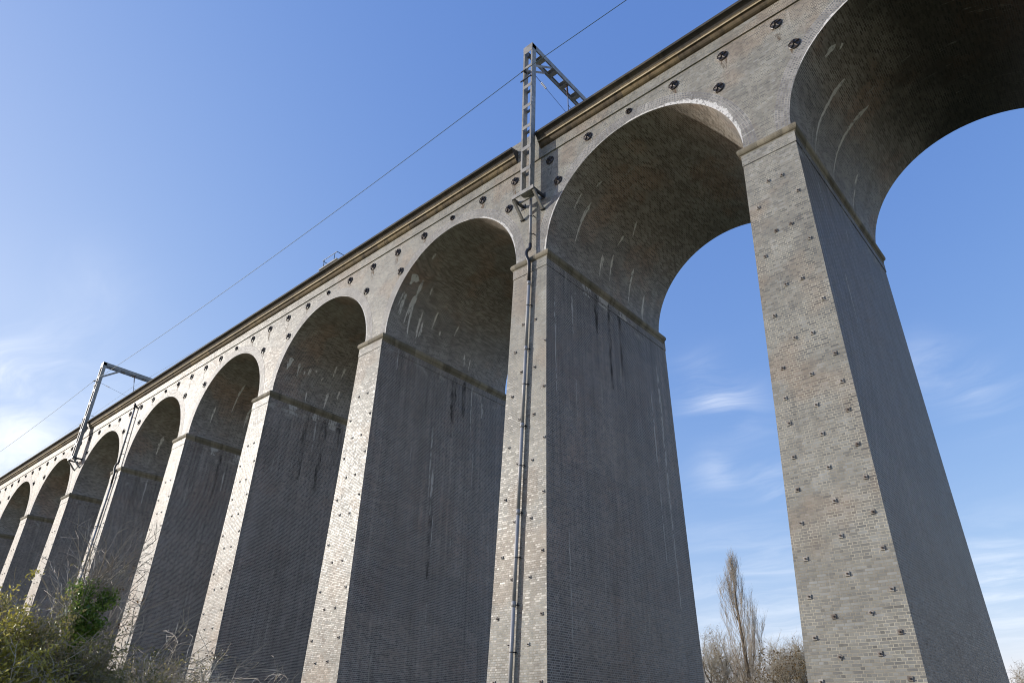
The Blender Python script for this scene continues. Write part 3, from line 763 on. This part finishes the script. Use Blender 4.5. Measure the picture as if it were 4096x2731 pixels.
# white crust where lime leaks out along the rims of the nearest arches
for k, spans in {1: ((80, 4, .20), (66, 20, .30), (120, 96, .05), (168, 140, .10)), 2: ((62, 8, .10), (45, 18, .16), (178, 165, .08)), 0: ((150, 112, .07), (128, 120, .16)), 3: ((50, 10, .08),)}.items():
    b = MB(); xc = PITCH / 2 - k * PITCH
    for si, (a0, a1, w) in enumerate(spans):
        yc = -0.006 - 0.002 * si
        n = int(abs(a0 - a1) / 1.0); ws = [w * lr.uniform(.45, .8) * min(1, i / n * 6, (n - i) / n * 6 + .1) for i in range(n + 1)]
        for i in range(n):
            aa, ab = radians(a0 + (a1 - a0) * i / n), radians(a0 + (a1 - a0) * (i + 1) / n)
            b.face([ring_pt(RAD + 0.001, aa, yc), ring_pt(RAD + 0.001, ab, yc), ring_pt(RAD + ws[i + 1], ab, yc), ring_pt(RAD + ws[i], aa, yc)])
    o = b.obj('lime_crust', M['crust'], via, (xc, 0, 0)); o['kind'] = 'stuff'

# ------------------------------------------------------------------ drainpipes
def drainpipe(k, label, loop):
    """pipe down spandrel and pier, round the impost; loop: the upper end curls out of the wall below the cornice"""
    x0 = 0.12; e = empty('drainpipe', (px(k), 0, Z0), label, 'drainpipe', 'drainpipes on the viaduct')
    rp = 0.068
    b = MB(); yw = -0.20
    if loop:
        pts = [(0.30, -0.02, 5.25), (0.30, -0.22, 5.40), (0.30, -0.30, 5.52), (0.22, -0.30, 5.60), (0.12, -0.27, 5.52), (0.12, -0.22, 5.35), (0.12, yw, 5.15)]
        b.tube(pts, rp * 1.15, 10, mi=0); b.obj('elbow', M['blackpipe'], e, smooth=True)
        b = MB(); b.tube([(x0, yw, 5.15), (x0, yw, 0.62)], rp, 12); b.obj('upper_pipe', M['pipe'], e, smooth=True)
    else:
        b = MB(); b.tube([(x0, yw, 3.45), (x0, yw, 0.62)], rp, 12); b.obj('upper_pipe', M['pipe'], e, smooth=True)
    # swan neck round the impost
    b = MB(); pts = [(x0, yw, 0.68), (x0, yw, 0.50), (x0 - 0.01, yw - 0.02, 0.40), (x0 - 0.09, yw - 0.07, 0.34), (x0 - 0.12, yw - 0.10, 0.22), (x0 - 0.115, yw - 0.12, 0.05),
             (x0 - 0.07, yw - 0.115, -0.10), (x0 + 0.0, yw - 0.09, -0.28), (x0 + 0.02, yw - 0.07, -0.45), (x0 + 0.02, front_y(1.5) - 0.12, -1.5)]
    b.tube(pts, rp * 1.12, 12); b.obj('swan_neck', M['blackpipe'], e, smooth=True)
    cl = MB()
    for z in (0.66, 0.40, 0.18, -0.42, -1.45):
        pass
    # lower run follows the batter in lengths with sockets
    b = MB(); zs = [-1.4, -4.6, -8.0, -11.4, -14.6, -17.8, -20.2]
    def xp(d): return x0 + 0.02 - 0.0145 * max(0, d - 1.5)
    for za, zb in zip(zs, zs[1:]):
        pa = (xp(-za), front_y(-za) - 0.12, za); pb = (xp(-zb), front_y(-zb) - 0.12, zb)
        m_ = MB(); m_.tube([pa, pb], rp, 12)
        v = (Vector(pb) - Vector(pa)).normalized()
        m_.tube([Vector(pa) - v * 0.02, Vector(pa) + v * 0.16], rp * 1.2, 12)
        m_.obj('lower_pipe', M['pipe'], e, smooth=True)
    for z in ([4.4, 3.0] if loop else []) + [2.2, 1.2, -2.6, -4.7, -6.3, -8.1, -9.7, -11.5, -13.1, -14.7, -16.2, -17.9]:
        m_ = MB()
        if z > 0: x, y, w = x0, yw, 0.0
        else: x, y, w = xp(-z), front_y(-z) - 0.12, front_y(-z)
        m_.tube([(x, y, z - 0.02), (x, y, z + 0.02)], rp * 1.12, 12)
        m_.box(x - 0.02, x + 0.15, y + 0.03, y + 0.05, z - 0.018, z + 0.018)
        m_.box(x + 0.12, x + 0.15, y + 0.03, w + 0.01, z - 0.018, z + 0.018)
        m_.obj('pipe_clip', M['darksteel'], e)


drainpipe(2, 'long grey drainpipe down the pier below the nearer catenary mast', False)
drainpipe(6, 'distant drainpipe whose curled black top leaves the wall just below the cornice', True)

# ------------------------------------------------------------------ overhead line portals
def channel(b, x0, x1, y0, y1, z0, z1, open_x):
    """vertical channel: web on the side away from open_x, flanges at front and back"""
    t = 0.014
    wx = x1 if open_x < 0 else x0
    b.box(min(wx, wx - t * (1 if open_x < 0 else -1)), max(wx, wx - t * (1 if open_x < 0 else -1)), y0, y1, z0, z1)
    ia, ib = (x0, x1 - t) if open_x < 0 else (x0 + t, x1)
    b.box(ia, ib, y0, y0 + t, z0, z1); b.box(ia, ib, y1 - t, y1, z0, z1)


def portal(k, label):
    e = empty('catenary_portal', (px(k), 0, Z0), label, 'catenary mast', 'overhead line portals on the viaduct')
    XA, XB = -0.09, 0.51; YF, YB = -0.72, -0.42; ZB, ZT = 3.30, 13.02
    for (yf, yb) in ((YF, YB), (WID - YB, WID - YF)):
        b = MB(); channel(b, XA, XA + 0.09, yf, yb, ZB, ZT, -1); b.obj('mast_post', M['steel'], e)
        b = MB(); channel(b, XB - 0.09, XB, yf, yb, ZB, ZT, -1)
        # web of the right post faces outwards in the photograph
        b.obj('mast_post', M['steel'], e)
        for z in (12.62, 11.42, 10.06, 8.68, 7.29, 5.93, 4.60):
            for (ya, yc) in ((yf - 0.012, yf - 0.001), (yb + 0.001, yb + 0.012)):
                b = MB(); b.box(XA + 0.012, XB - 0.012, ya, yc, z - 0.11, z + 0.11); b.obj('batten', M['steel'], e)
    # bracket on the near side and its twin on the far side
    for s_, yo in ((1, 0.0), (-1, WID)):
        def Y(y): return yo + s_ * y
        def bx(b, x0, x1, y0, y1, z0, z1): b.box(x0, x1, min(Y(y0), Y(y1)), max(Y(y0), Y(y1)), z0, z1)
        b = MB(); bx(b, -0.53, 0.76, -0.80, -0.735, 3.13, 3.33); b.obj('bracket_beam', M['steel'], e)
        b = MB(); bx(b, -0.50, 0.73, -0.40, -0.33, 3.13, 3.28); b.obj('bracket_beam', M['steel'], e)
        b = MB(); bx(b, -0.14, 0.56, -0.735, -0.40, 3.285, 3.30); b.obj('base_plate', M['steel'], e)
        for x in (-0.50, 0.70):
            b = MB(); b.beam((x, Y(-0.70), 3.14), (x, Y(-0.03), 2.42), 0.11, 0.12, up=(0, 0, 1)); b.obj('bracket_leg', M['steel'], e)
            b = MB(); b.beam((x, Y(-0.75), 3.20), (x, Y(-0.02), 3.20), 0.09, 0.14)
            b.box(x - 0.12, x + 0.12, min(Y(-0.03), Y(0.0)), max(Y(-0.03), Y(0.0)), 3.05, 3.35); b.box(x - 0.03, x + 0.03, min(Y(-0.14), Y(0)), max(Y(-0.14), Y(0)), 3.12, 3.18)
            b.obj('wall_anchor', M['darksteel'], e)
            b = MB(); b.beam((x, Y(-0.1), 2.42), (x, Y(0.0), 2.42), 0.24, 0.03); b.beam((x - 0.12, Y(-0.09), 2.40), (x + 0.15, Y(-0.09), 2.40), 0.02, 0.02); b.obj('leg_anchor', M['darksteel'], e)
    # boom across the tracks
    for x in (XA, XB - 0.07):
        b = MB(); y0, y1 = YF, WID - YF
        wx = x if x > 0 else x
        b.box(x + (0.058 if x > 0.1 else 0.0), x + (0.07 if x > 0.1 else 0.012), y0, y1, 12.74, 13.03)
        b.box(x + 0.0, x + 0.07, y0, y1, 13.03, 13.044); b.box(x, x + 0.07, y0, y1, 12.726, 12.74)
        b.obj('boom_channel', M['steel'], e)
    y = 0.15
    while y < WID:
        b = MB(); b.box(XA + 0.02, XB - 0.02, y, y + 0.24, 12.712, 12.725); b.box(XA + 0.02, XB - 0.02, y, y + 0.24, 13.045, 13.057); b.obj('boom_batten', M['steel'], e); y += 1.0
    b = MB(); b.box(XA, XB, YF - 0.012, YF - 0.001, 12.73, 13.05); b.obj('end_plate', M['steel'], e)
    for x in (XA + 0.05, XB - 0.05):
        for s_, yo in ((1, 0.0), (-1, WID)):
            b = MB(); b.beam((x, yo + s_ * YB, 11.62), (x, yo + s_ * 0.92, 12.72), 0.07, 0.08); b.obj('knee_brace', M['steel'], e)
    # feeder wire clamp on the front of the mast
    b = MB(); b.beam((XA - 0.12, -0.76, 10.62), (XB - 0.02, -0.76, 10.62), 0.05, 0.06); b.obj('cross_arm', M['darksteel'], e)
    b = MB(); b.beam((0.18, -0.73, 10.98), (0.18, -0.98, 10.98), 0.05, 0.05); b.tube([(0.02, -0.98, 10.94), (0.34, -0.98, 10.94)], 0.035, 8); b.tube([(0.18, -0.84, 10.98), (0.18, -0.92, 10.98)], 0.075, 8)
    b.obj('feeder_clamp', M['darksteel'], e)
    # tie with insulator from the mast towards the tracks
    b = MB(); b.tube([(XB - 0.02, -0.42, 10.85), (XB - 0.02, 0.02, 10.78)], 0.014, 6); b.tube([(XB - 0.02, 0.40, 10.70), (XB - 0.02, 3.1, 10.2)], 0.010, 6); b.obj('tie_wire', M['darksteel'], e)
    b = MB()
    for i in range(5):
        yy = 0.04 + i * 0.08; b.tube([(XB - 0.02, yy, 10.775 - 0.018 * i), (XB - 0.02, yy + 0.045, 10.765 - 0.018 * i)], [0.065, 0.045], 10)
    b.obj('insulator', M['white'], e)
    # registration arm: ribbed insulator under the boom, tube and steady arm below
    b = MB(); pA = Vector((0.42, 2.25, 12.70)); pB = Vector((0.35, 2.42, 12.0))
    for i in range(9):
        q0 = pA.lerp(pB, i / 9 + 0.0); q1 = pA.lerp(pB, i / 9 + 0.06); b.tube([q0, q1], [0.06, 0.035], 10)
    b.tube([pA, pB], 0.03, 8); b.obj('insulator', M['ceramic'], e)
    b = MB(); b.beam((XA, 2.2, 12.705), (XB + 0.03, 2.2, 12.705), 0.06, 0.05); b.obj('hanger_bar', M['steel'], e)
    b = MB(); pC = Vector((0.12, 2.75, 10.65)); b.tube([pB, pC], 0.024, 8); b.tube([pC, (0.12, 3.6, 10.35)], 0.016, 6)
    b.tube([pB.lerp(pC, 0.35), (0.30, 2.95, 11.3), (0.3, 3.05, 11.05)], 0.012, 6); b.tube([(0.3, 3.05, 11.05), (0.3, 3.05, 10.9)], 0.03, 8); b.obj('registration_arm', M['darksteel'], e)
    # number plate on the outer web of the right post
    b = MB(); b.box(XB + 0.001, XB + 0.006, -0.71, -0.60, 8.82, 9.18); b.obj('number_plate', M['plate'], e)
    return e


def plate_material():
    m, t, b = mat('stencilled_plate')
    pos = t.new('ShaderNodeNewGeometry').outputs['Position']
    n = t.noise(t.mapv(pos, (1, 14, 11)), 1.0, 1, 0.4)
    t.link(t.mix(t.step(n, 0.5, 0.56), (0.6, 0.6, 0.62, 1), (0.12, 0.12, 0.14, 1)), b.inputs['Base Color'])
    return m
M['plate'] = plate_material()
portal(2, 'nearer lattice catenary mast bracketed to the pier with the long grey drainpipe')
portal(7, 'smaller far catenary mast standing in the second gap of the cornice')
portal(12, 'farthest catenary portal beyond the far end of the visible arches')

# wires
def wire(name, y, z, sag, x0, x1, r, label, tilt=0.0):
    b = MB(); sp = 5 * PITCH; xm = px(2) + 0.18; pts = []
    n = int((x0 - x1) / 1.5)
    for i in range(n + 1):
        x = x0 - (x0 - x1) * i / n; f = ((x - xm) / sp) % 1.0
        pts.append((x, y, Z0 + z - 4 * sag * f * (1 - f) + tilt * max(-1.0, min(0.0, (x - xm) / sp + 0.0)) * -1))
    b.tube(pts, r, 6); o = b.obj(name, M['wire'], None, smooth=True)
    return tag(o, label, 'wire')
wire('feeder_wire', -0.98, 10.94, 0.55, 42, -122, 0.017, 'dark feeder wire clamped to the outer face of the masts, against open sky')
wire('catenary_wire', 2.4, 10.55, 0.35, 42, -122, 0.010, 'thin upper wire hung over the track behind the cornice', 1.0)
wire('contact_wire', 3.05, 10.45, 0.05, 42, -122, 0.009, 'thin level wire held by the arms below the boom')

# refuge platforms with rails on the parapet
def refuge(x, label):
    e = empty('refuge_platform', (x, 0, Z0), label, 'handrail', 'railed refuge platforms on the parapet')
    b = MB(); b.box(-0.95, 0.95, -0.16, 0.45, 7.475, 7.56); b.obj('slab', M['concrete'], e)
    for px_ in (-0.55, 0.58):
        b = MB(); b.tube([(px_, -0.10, 7.56), (px_, -0.10, 8.14)], 0.022, 8); b.obj('rail_post', M['rail'], e)
    b = MB(); b.tube([(-0.75, 0.6, 8.14), (-0.75, -0.08, 8.14), (-0.73, -0.10, 8.14), (0.78, -0.10, 8.14), (0.80, -0.08, 8.14), (0.80, 0.6, 8.14)], 0.022, 8); b.obj('top_rail', M['rail'], e)
    return e
refuge(-27.6, 'small railed platform on the parapet midway between the two masts')
refuge(-67.2, 'far railed platform on the parapet just left of the smaller mast')


# ------------------------------------------------------------------ vegetation
class Tree:
    def __init__(s, seed): s.r = random.Random(seed); s.trunk = MB(); s.crown = MB(); s.leaf = MB(); s.tips = []
    def rv(s, a=1.0):
        while True:
            v = Vector((s.r.uniform(-1, 1), s.r.uniform(-1, 1), s.r.uniform(-1, 1)))
            if 0.05 < v.length < 1: return v.normalized() * a
    def limb(s, mb, p, d, L, r0, r1, seg, wob, up, n=3):
        pts = [p.copy()]; rad = [r0]; q = p.copy(); d = d.normalized()
        for i in range(seg):
            d = (d + s.rv(wob) + Vector((0, 0, up))).normalized()
            q = q + d * (L / seg); pts.append(q.copy()); rad.append(r0 + (r1 - r0) * (i + 1) / seg)
        mb.tube(pts, rad, n, cap=False); return pts, d
    def leaves(s, p, n, spread, size, aspect=1.6, droop=0.0):
        for _ in range(n):
            c = p + s.rv(spread * s.r.random() ** 0.5)
            a = s.rv(1.0); a.z -= droop; a.normalize(); u = a.orthogonal().normalized()
            u = (u * cos(1.0) + a.cross(u) * s.r.uniform(-1, 1)).normalized()
            sz = size * s.r.uniform(0.6, 1.25); L = a * sz * aspect / 2; w = u * sz / 2; nn = a.cross(u) * sz * 0.12
            s.leaf.face([c - L, c + w * 0.9 + nn, c + L, c - w * 0.9 + nn])


def finish(t, name, loc, label, cat, group, bark, twig, leafm=None, leafname='foliage'):
    e = empty(name, loc, label, cat, group)
    if t.trunk.v: t.trunk.obj('trunk', bark, e, smooth=True)
    if t.crown.v: t.crown.obj('crown', twig, e, smooth=True)
    if t.leaf.v: t.leaf.obj(leafname, leafm, e)
    return e


def poplar(loc, H, seed):
    t = Tree(seed); R = t.r
    nS = 14; stem = []
    for i in range(nS + 1):
        f = i / nS; stem.append(Vector((0.18 * sin(f * 6), 0.2 * sin(f * 5), H * f)))
    t.trunk.tube(stem, [0.36 * (1 - 0.94 * (i / nS)) + 0.012 for i in range(nS + 1)], 8, cap=False)
    def at(f):
        x = f * nS; i = min(int(x), nS - 1); return stem[i].lerp(stem[i + 1], x - i)
    def twigs(pts, scale, n1, n2):
        k = len(pts) - 1
        for j in range(1, k + 1):
            for _ in range(n1):
                q = pts[j - 1].lerp(pts[j], R.random()); b_ = R.uniform(0, 2 * pi); sp = R.uniform(0.2, 0.55)
                pt2, d2 = t.limb(t.crown, q, Vector((cos(b_) * sp, sin(b_) * sp, 1.0)), R.uniform(0.5, 1.5) * scale, 0.009, 0.0035, 4, 0.07, 0.06, 3)
                for m_ in range(n2):
                    q2 = pt2[R.randint(1, 4)]; c_ = R.uniform(0, 2 * pi); s2 = R.uniform(0.25, 0.7)
                    t.limb(t.crown, q2, Vector((cos(c_) * s2, sin(c_) * s2, 1.0)), R.uniform(0.25, 0.7), 0.006, 0.0035, 2, 0.08, 0.05, 3)
    # plumes: limbs that leave the stem low, swing out and then rise steeply side by side inside a lens-shaped outline
    def env(f):
        K = ((0.0, 0.8), (0.2, 2.4), (0.4, 3.4), (0.6, 3.0), (0.75, 2.3), (0.88, 1.4), (1.0, 0.25))
        for (a, u), (b_, v) in zip(K, K[1:]):
            if f <= b_: return u + (v - u) * (f - a) / (b_ - a)
        return 0.1
    for i in range(104):
        ft = 0.26 + 0.74 * ((i + R.random()) / 104); big = i % 4 == 0
        rt = env(ft) * (R.random() ** 0.5 if not big else R.uniform(0.55, 1.0)); a = R.uniform(0, 2 * pi)
        L = H * R.uniform(0.20, 0.34) * (1.15 if big else 0.9) * (1.0 if ft < 0.8 else 0.7); z1 = H * ft; z0 = max(H * 0.08, z1 - L)
        p0 = at(z0 / H); pts = []
        wx, wy = R.uniform(-.12, .12), R.uniform(-.12, .12)
        for k in range(10):
            g_ = k / 9; lat = rt * (1 - (1 - g_) ** 1.7)
            pts.append(Vector((p0.x + cos(a) * lat + wx * sin(g_ * 7), p0.y + sin(a) * lat + wy * sin(g_ * 6), z0 + (z1 - z0) * g_)))
        r0 = (0.085 if big else 0.045) * (1 - 0.75 * z0 / H)
        (t.trunk if big else t.crown).tube(pts, [r0 + (0.007 - r0) * (k / 9) ** 0.7 for k in range(10)], 4, cap=False)
        twigs(pts[3:], 0.9, 5, 3)
    return finish(t, 'poplar_tree', loc, 'tall narrow leafless poplar seen through the arch between the two nearest piers', 'tree', None, M['poplar_bark'], M['poplar_bark2'])




M['poplar_bark2'] = bark_material('poplar_twigs', (0.58, 0.50, 0.38), (0.40, 0.335, 0.25))


def round_tree(loc, H, W, seed, label, name='bare_tree', dens=1.0, leaf=None, nleaf=0, fine=0.006, group=None, twig=None, leafsize=0.09):
    t = Tree(seed); R = t.r
    h0 = H * 0.28
    t.limb(t.trunk, Vector((0, 0, 0)), Vector((0.05, 0, 1)), h0, H * 0.026, H * 0.02, 4, 0.05, 0.1, 8)
    base = Vector((0, 0, h0))
    def rec(p, d, L, r, lv):
        mb = t.trunk if lv < 2 else t.crown
        pts, dd = t.limb(mb, p, d, L, r, r * 0.55, 5 if lv < 3 else 3, 0.16 + 0.05 * lv, 0.05 if lv < 3 else 0.02, 6 if lv < 2 else 3)
        if lv >= 4 or r < fine:
            t.tips.append(pts[-1]); return
        nb = 4 if lv < 2 else 5
        nb = max(2, int(nb * dens * 0.85 + R.random()))
        for i in range(nb):
            f = R.uniform(0.35, 1.0); k = min(int(f * (len(pts) - 1)), len(pts) - 2)
            q = pts[k].lerp(pts[k + 1], R.random())
            nd = (dd * 0.75 + t.rv(0.85) + Vector((0, 0, 0.15))); nd.x *= W; nd.y *= W
            rec(q, nd, L * R.uniform(0.55, 0.78), max(r * R.uniform(0.45, 0.62), fine * 0.8), lv + 1)
    for i in range(6):
        a = 2 * pi * i / 6 + R.uniform(-.4, .4); s_ = R.uniform(0.25, 0.95) * W
        rec(base + Vector((0, 0, R.uniform(-0.1, 0.05) * H)), Vector((cos(a) * s_, sin(a) * s_, 1.0)), H * R.uniform(0.26, 0.36), H * 0.011, 0)
    for p in t.tips:
        for _ in range(2):
            t.limb(t.crown, p, t.rv(1) + Vector((0, 0, 0.3)), R.uniform(0.25, 0.6), fine * 0.9, fine * 0.5, 2, 0.3, 0.0, 3)
        if leaf and R.random() < nleaf: t.leaves(p, 4, 0.35, leafsize)
    return finish(t, name, loc, label, 'tree', group, M['tree_bark'], twig or M['budtwig'], leaf)


poplar((-32.0, 62.8, 0), 21.9, 11)
GB = 'bare trees behind the viaduct'
round_tree((-33.0, 56.5, 0), 12.6, 0.8, 21, 'thin bare tree beside the second pier, left of the poplar', group=GB, fine=0.007)
round_tree((-36.0, 66.0, 0), 15.2, 0.75, 24, 'upright bare tree close behind the left of the poplar', group=GB, fine=0.007, leaf=M['oakleaf'], nleaf=0.15)
round_tree((-26.2, 60.0, 0), 13.4, 1.05, 22, 'rounded bushy bare tree between the poplar and the nearest pier', group=GB, fine=0.006, dens=1.25)
round_tree((-22.6, 54.5, 0), 11.2, 1.0, 23, 'bare tree with scattered orange leaves beside the nearest pier', group=GB, fine=0.007, leaf=M['oakleaf'], nleaf=0.5, leafsize=0.13)
round_tree((-27.6, 53.5, 0), 9.6, 1.0, 26, 'low reddish thicket tree in front of the poplar trunk', group=GB, fine=0.007, leaf=M['brownleaf'], nleaf=0.3, leafsize=0.11)
round_tree((-3.0, 50.5, 0), 8.2, 1.0, 25, 'small bare tree at the right foot of the nearest pier', group=GB, fine=0.007)


def shrub(name, loc, seed, label, cat, stems, H, lean, spreadR, twigm, bark, leaf=None, leafn=0, leafsize=0.05, aspect=1.7, lo=0.0, leafspread=0.12, twigs=6, arch=0.0, leafname='foliage', fine=0.0046, nl=4, fan=0.2):
    t = Tree(seed); R = t.r
    for i in range(stems):
        a = R.uniform(0, 2 * pi); rr = spreadR * sqrt(R.random()); p = Vector((cos(a) * rr, sin(a) * rr, 0))
        L = H * R.uniform(0.6, 1.05); d = Vector((lean[0] + R.uniform(-fan, fan), lean[1] + R.uniform(-fan, fan), 1.0))
        pts, dd = t.limb(t.trunk, p, d, L, 0.013 + 0.008 * R.random(), 0.004, 8, 0.10, 0.02 - arch * 0.4, 4)
        for j in range(3, 9):
            for _ in range(3):
                q = pts[j - 1].lerp(pts[min(j, 8)], R.random())
                v = t.rv(0.75) + Vector((lean[0], lean[1], 0.6))
                p2, d2 = t.limb(t.crown, q, v, L * R.uniform(0.12, 0.28), 0.006, fine, 4, 0.2, -arch, 3)
                for m_ in range(R.randint(2, twigs)):
                    q2 = p2[R.randint(1, 4)]
                    p3, d3 = t.limb(t.crown, q2, d2 + t.rv(0.8), R.uniform(0.12, 0.4), fine * 1.1, fine * 0.7, 3, 0.25, -arch * 1.3, 3)
                    if leaf and q2.z > lo and R.random() < leafn:
                        for q3 in p3[1:]: t.leaves(q3, nl, leafspread, leafsize, aspect, -0.3)
                if leaf and q.z > lo and R.random() < leafn:
                    for q3 in p2[1:]: t.leaves(q3, nl, leafspread, leafsize, aspect, -0.3)
    return finish(t, name, loc, label, cat, 'shrubs in front of the far piers', bark, twigm, leaf, leafname)


def ivy_tree(loc, seed, label):
    t = Tree(seed); R = t.r
    pts = [Vector((0, 0, 0)), Vector((0.05, 0.03, 0.8)), Vector((0.10, 0.05, 1.6)), Vector((0.10, 0.06, 2.3)), Vector((0.10, 0.10, 3.0)), Vector((0.16, 0.16, 3.5))]
    t.trunk.tube(pts, [0.11, 0.1, 0.085, 0.07, 0.05, 0.03], 8, cap=False)
    # ivy in ragged clumps round stem and side limbs
    cl = []
    for i in range(46):
        f = R.uniform(0.35, 1.0); x = f * 5; k = min(int(x), 4); p = pts[k].lerp(pts[k + 1], x - k)
        cl.append((p + Vector((R.uniform(-.26, .26), R.uniform(-.26, .26), R.uniform(-.1, .12))) * (1.15 - 0.4 * f), R.uniform(0.10, 0.22)))
    for i in range(16):
        p = pts[4].lerp(pts[5], R.random()) + Vector((R.uniform(-.2, .3), R.uniform(-.2, .28), R.uniform(-.3, .12))); cl.append((p, R.uniform(.08, .16)))
    for p, s_ in cl: t.leaves(p, int(1400 * s_ * s_ * 4) + 40, s_ * 1.1, 0.042, 1.15, 0.3)
    # bare shoots through the ivy
    for i in range(70):
        k = R.randint(2, 5); p = pts[k] + t.rv(0.12)
        d = Vector((R.uniform(-0.5, 1.0), R.uniform(-0.5, 0.9), R.uniform(0.35, 1.3)))
        q, dd = t.limb(t.crown, p, d, R.uniform(0.5, 1.35), 0.010, 0.003, 6, 0.13, 0.01, 3)
        for j in range(1, 7):
            for _ in range(2): t.limb(t.crown, q[j], dd + t.rv(0.9), R.uniform(0.1, 0.45), 0.0045, 0.0022, 3, 0.2, 0.0, 3)
    return finish(t, 'ivy_clad_tree', loc, label, 'tree', 'shrubs in front of the far piers', M['tree_bark'], M['twig'], M['ivy'], 'ivy')


# a thicket some fourteen metres left of the camera
# (the row runs square to the low sun, so no shrub stands in another's shade)
ivy_tree((-7.25, -14.95, 0), 31, 'small tree wrapped in shiny green ivy, in the thicket before the far piers')
shrub('willow_shrub', (-6.55, -16.2, 0), 32, 'yellow leaved shrub at the left edge of the thicket', 'shrub', 20, 2.95, (-0.02, 0.0), 0.30, M['twig'], M['twig'], M['yellowleaf'], 0.95, 0.026, 2.8, lo=1.5, nl=9, fan=0.10)
shrub('willow_shrub', (-6.95, -15.5, 0), 33, 'olive leaved shrub left of the ivy clad tree', 'shrub', 22, 2.8, (0.0, 0.0), 0.45, M['twig'], M['twig'], M['oliveleaf'], 0.9, 0.024, 2.6, lo=1.5, nl=8, fan=0.13)
shrub('bare_shrub', (-7.1, -15.3, 0), 39, 'few bare pale shoots standing left of the ivy clad tree', 'shrub', 6, 3.7, (0.06, 0.04), 0.3, M['twig'], M['twig'], None, twigs=2, fan=0.08)
shrub('bare_shrub', (-7.65, -14.5, 0), 34, 'bare shrub with long thin shoots rising right of the ivy clad tree', 'shrub', 9, 3.75, (0.06, 0.06), 0.35, M['twig'], M['twig'], M['brownleaf'], 0.06, 0.03, 1.5, lo=2.6, leafspread=0.08, twigs=4, fan=0.14)
shrub('bare_shrub', (-8.0, -13.7, 0), 35, 'sprawling bare shrub leaning right across the pale pier foot', 'shrub', 9, 2.9, (0.20, 0.28), 0.45, M['twig'], M['twig'], M['brownleaf'], 0.04, 0.03, 1.5, lo=2.6, arch=0.015, twigs=5)
shrub('bramble_bush', (-8.8, -11.9, 0), 36, 'tangle of dry straw coloured arching stems at the right end of the thicket', 'shrub', 26, 2.8, (0.1, 0.1), 0.9, M['paletwig'], M['paletwig'], None, arch=0.10)
shrub('bramble_bush', (-6.6, -14.7, 0), 37, 'dense brown and olive undergrowth below the ivy clad tree', 'shrub', 28, 2.5, (0.0, 0.05), 0.6, M['twig'], M['twig'], M['oliveleaf'], 0.7, 0.024, 2.6, lo=1.3, arch=0.05, nl=6)
shrub('bramble_bush', (-6.3, -15.8, 0), 40, 'low brown and yellow undergrowth at the left edge of the picture', 'shrub', 26, 2.4, (0.0, 0.0), 0.5, M['twig'], M['twig'], M['yellowleaf'], 0.6, 0.024, 2.6, lo=1.3, arch=0.05, nl=6)
shrub('bramble_bush', (-8.2, -12.9, 0), 38, 'pale dry climber stems behind the ivy clad tree', 'shrub', 26, 2.9, (0.05, 0.1), 0.8, M['paletwig'], M['paletwig'], M['oliveleaf'], 0.2, 0.02, 2.4, lo=1.3, arch=0.08)
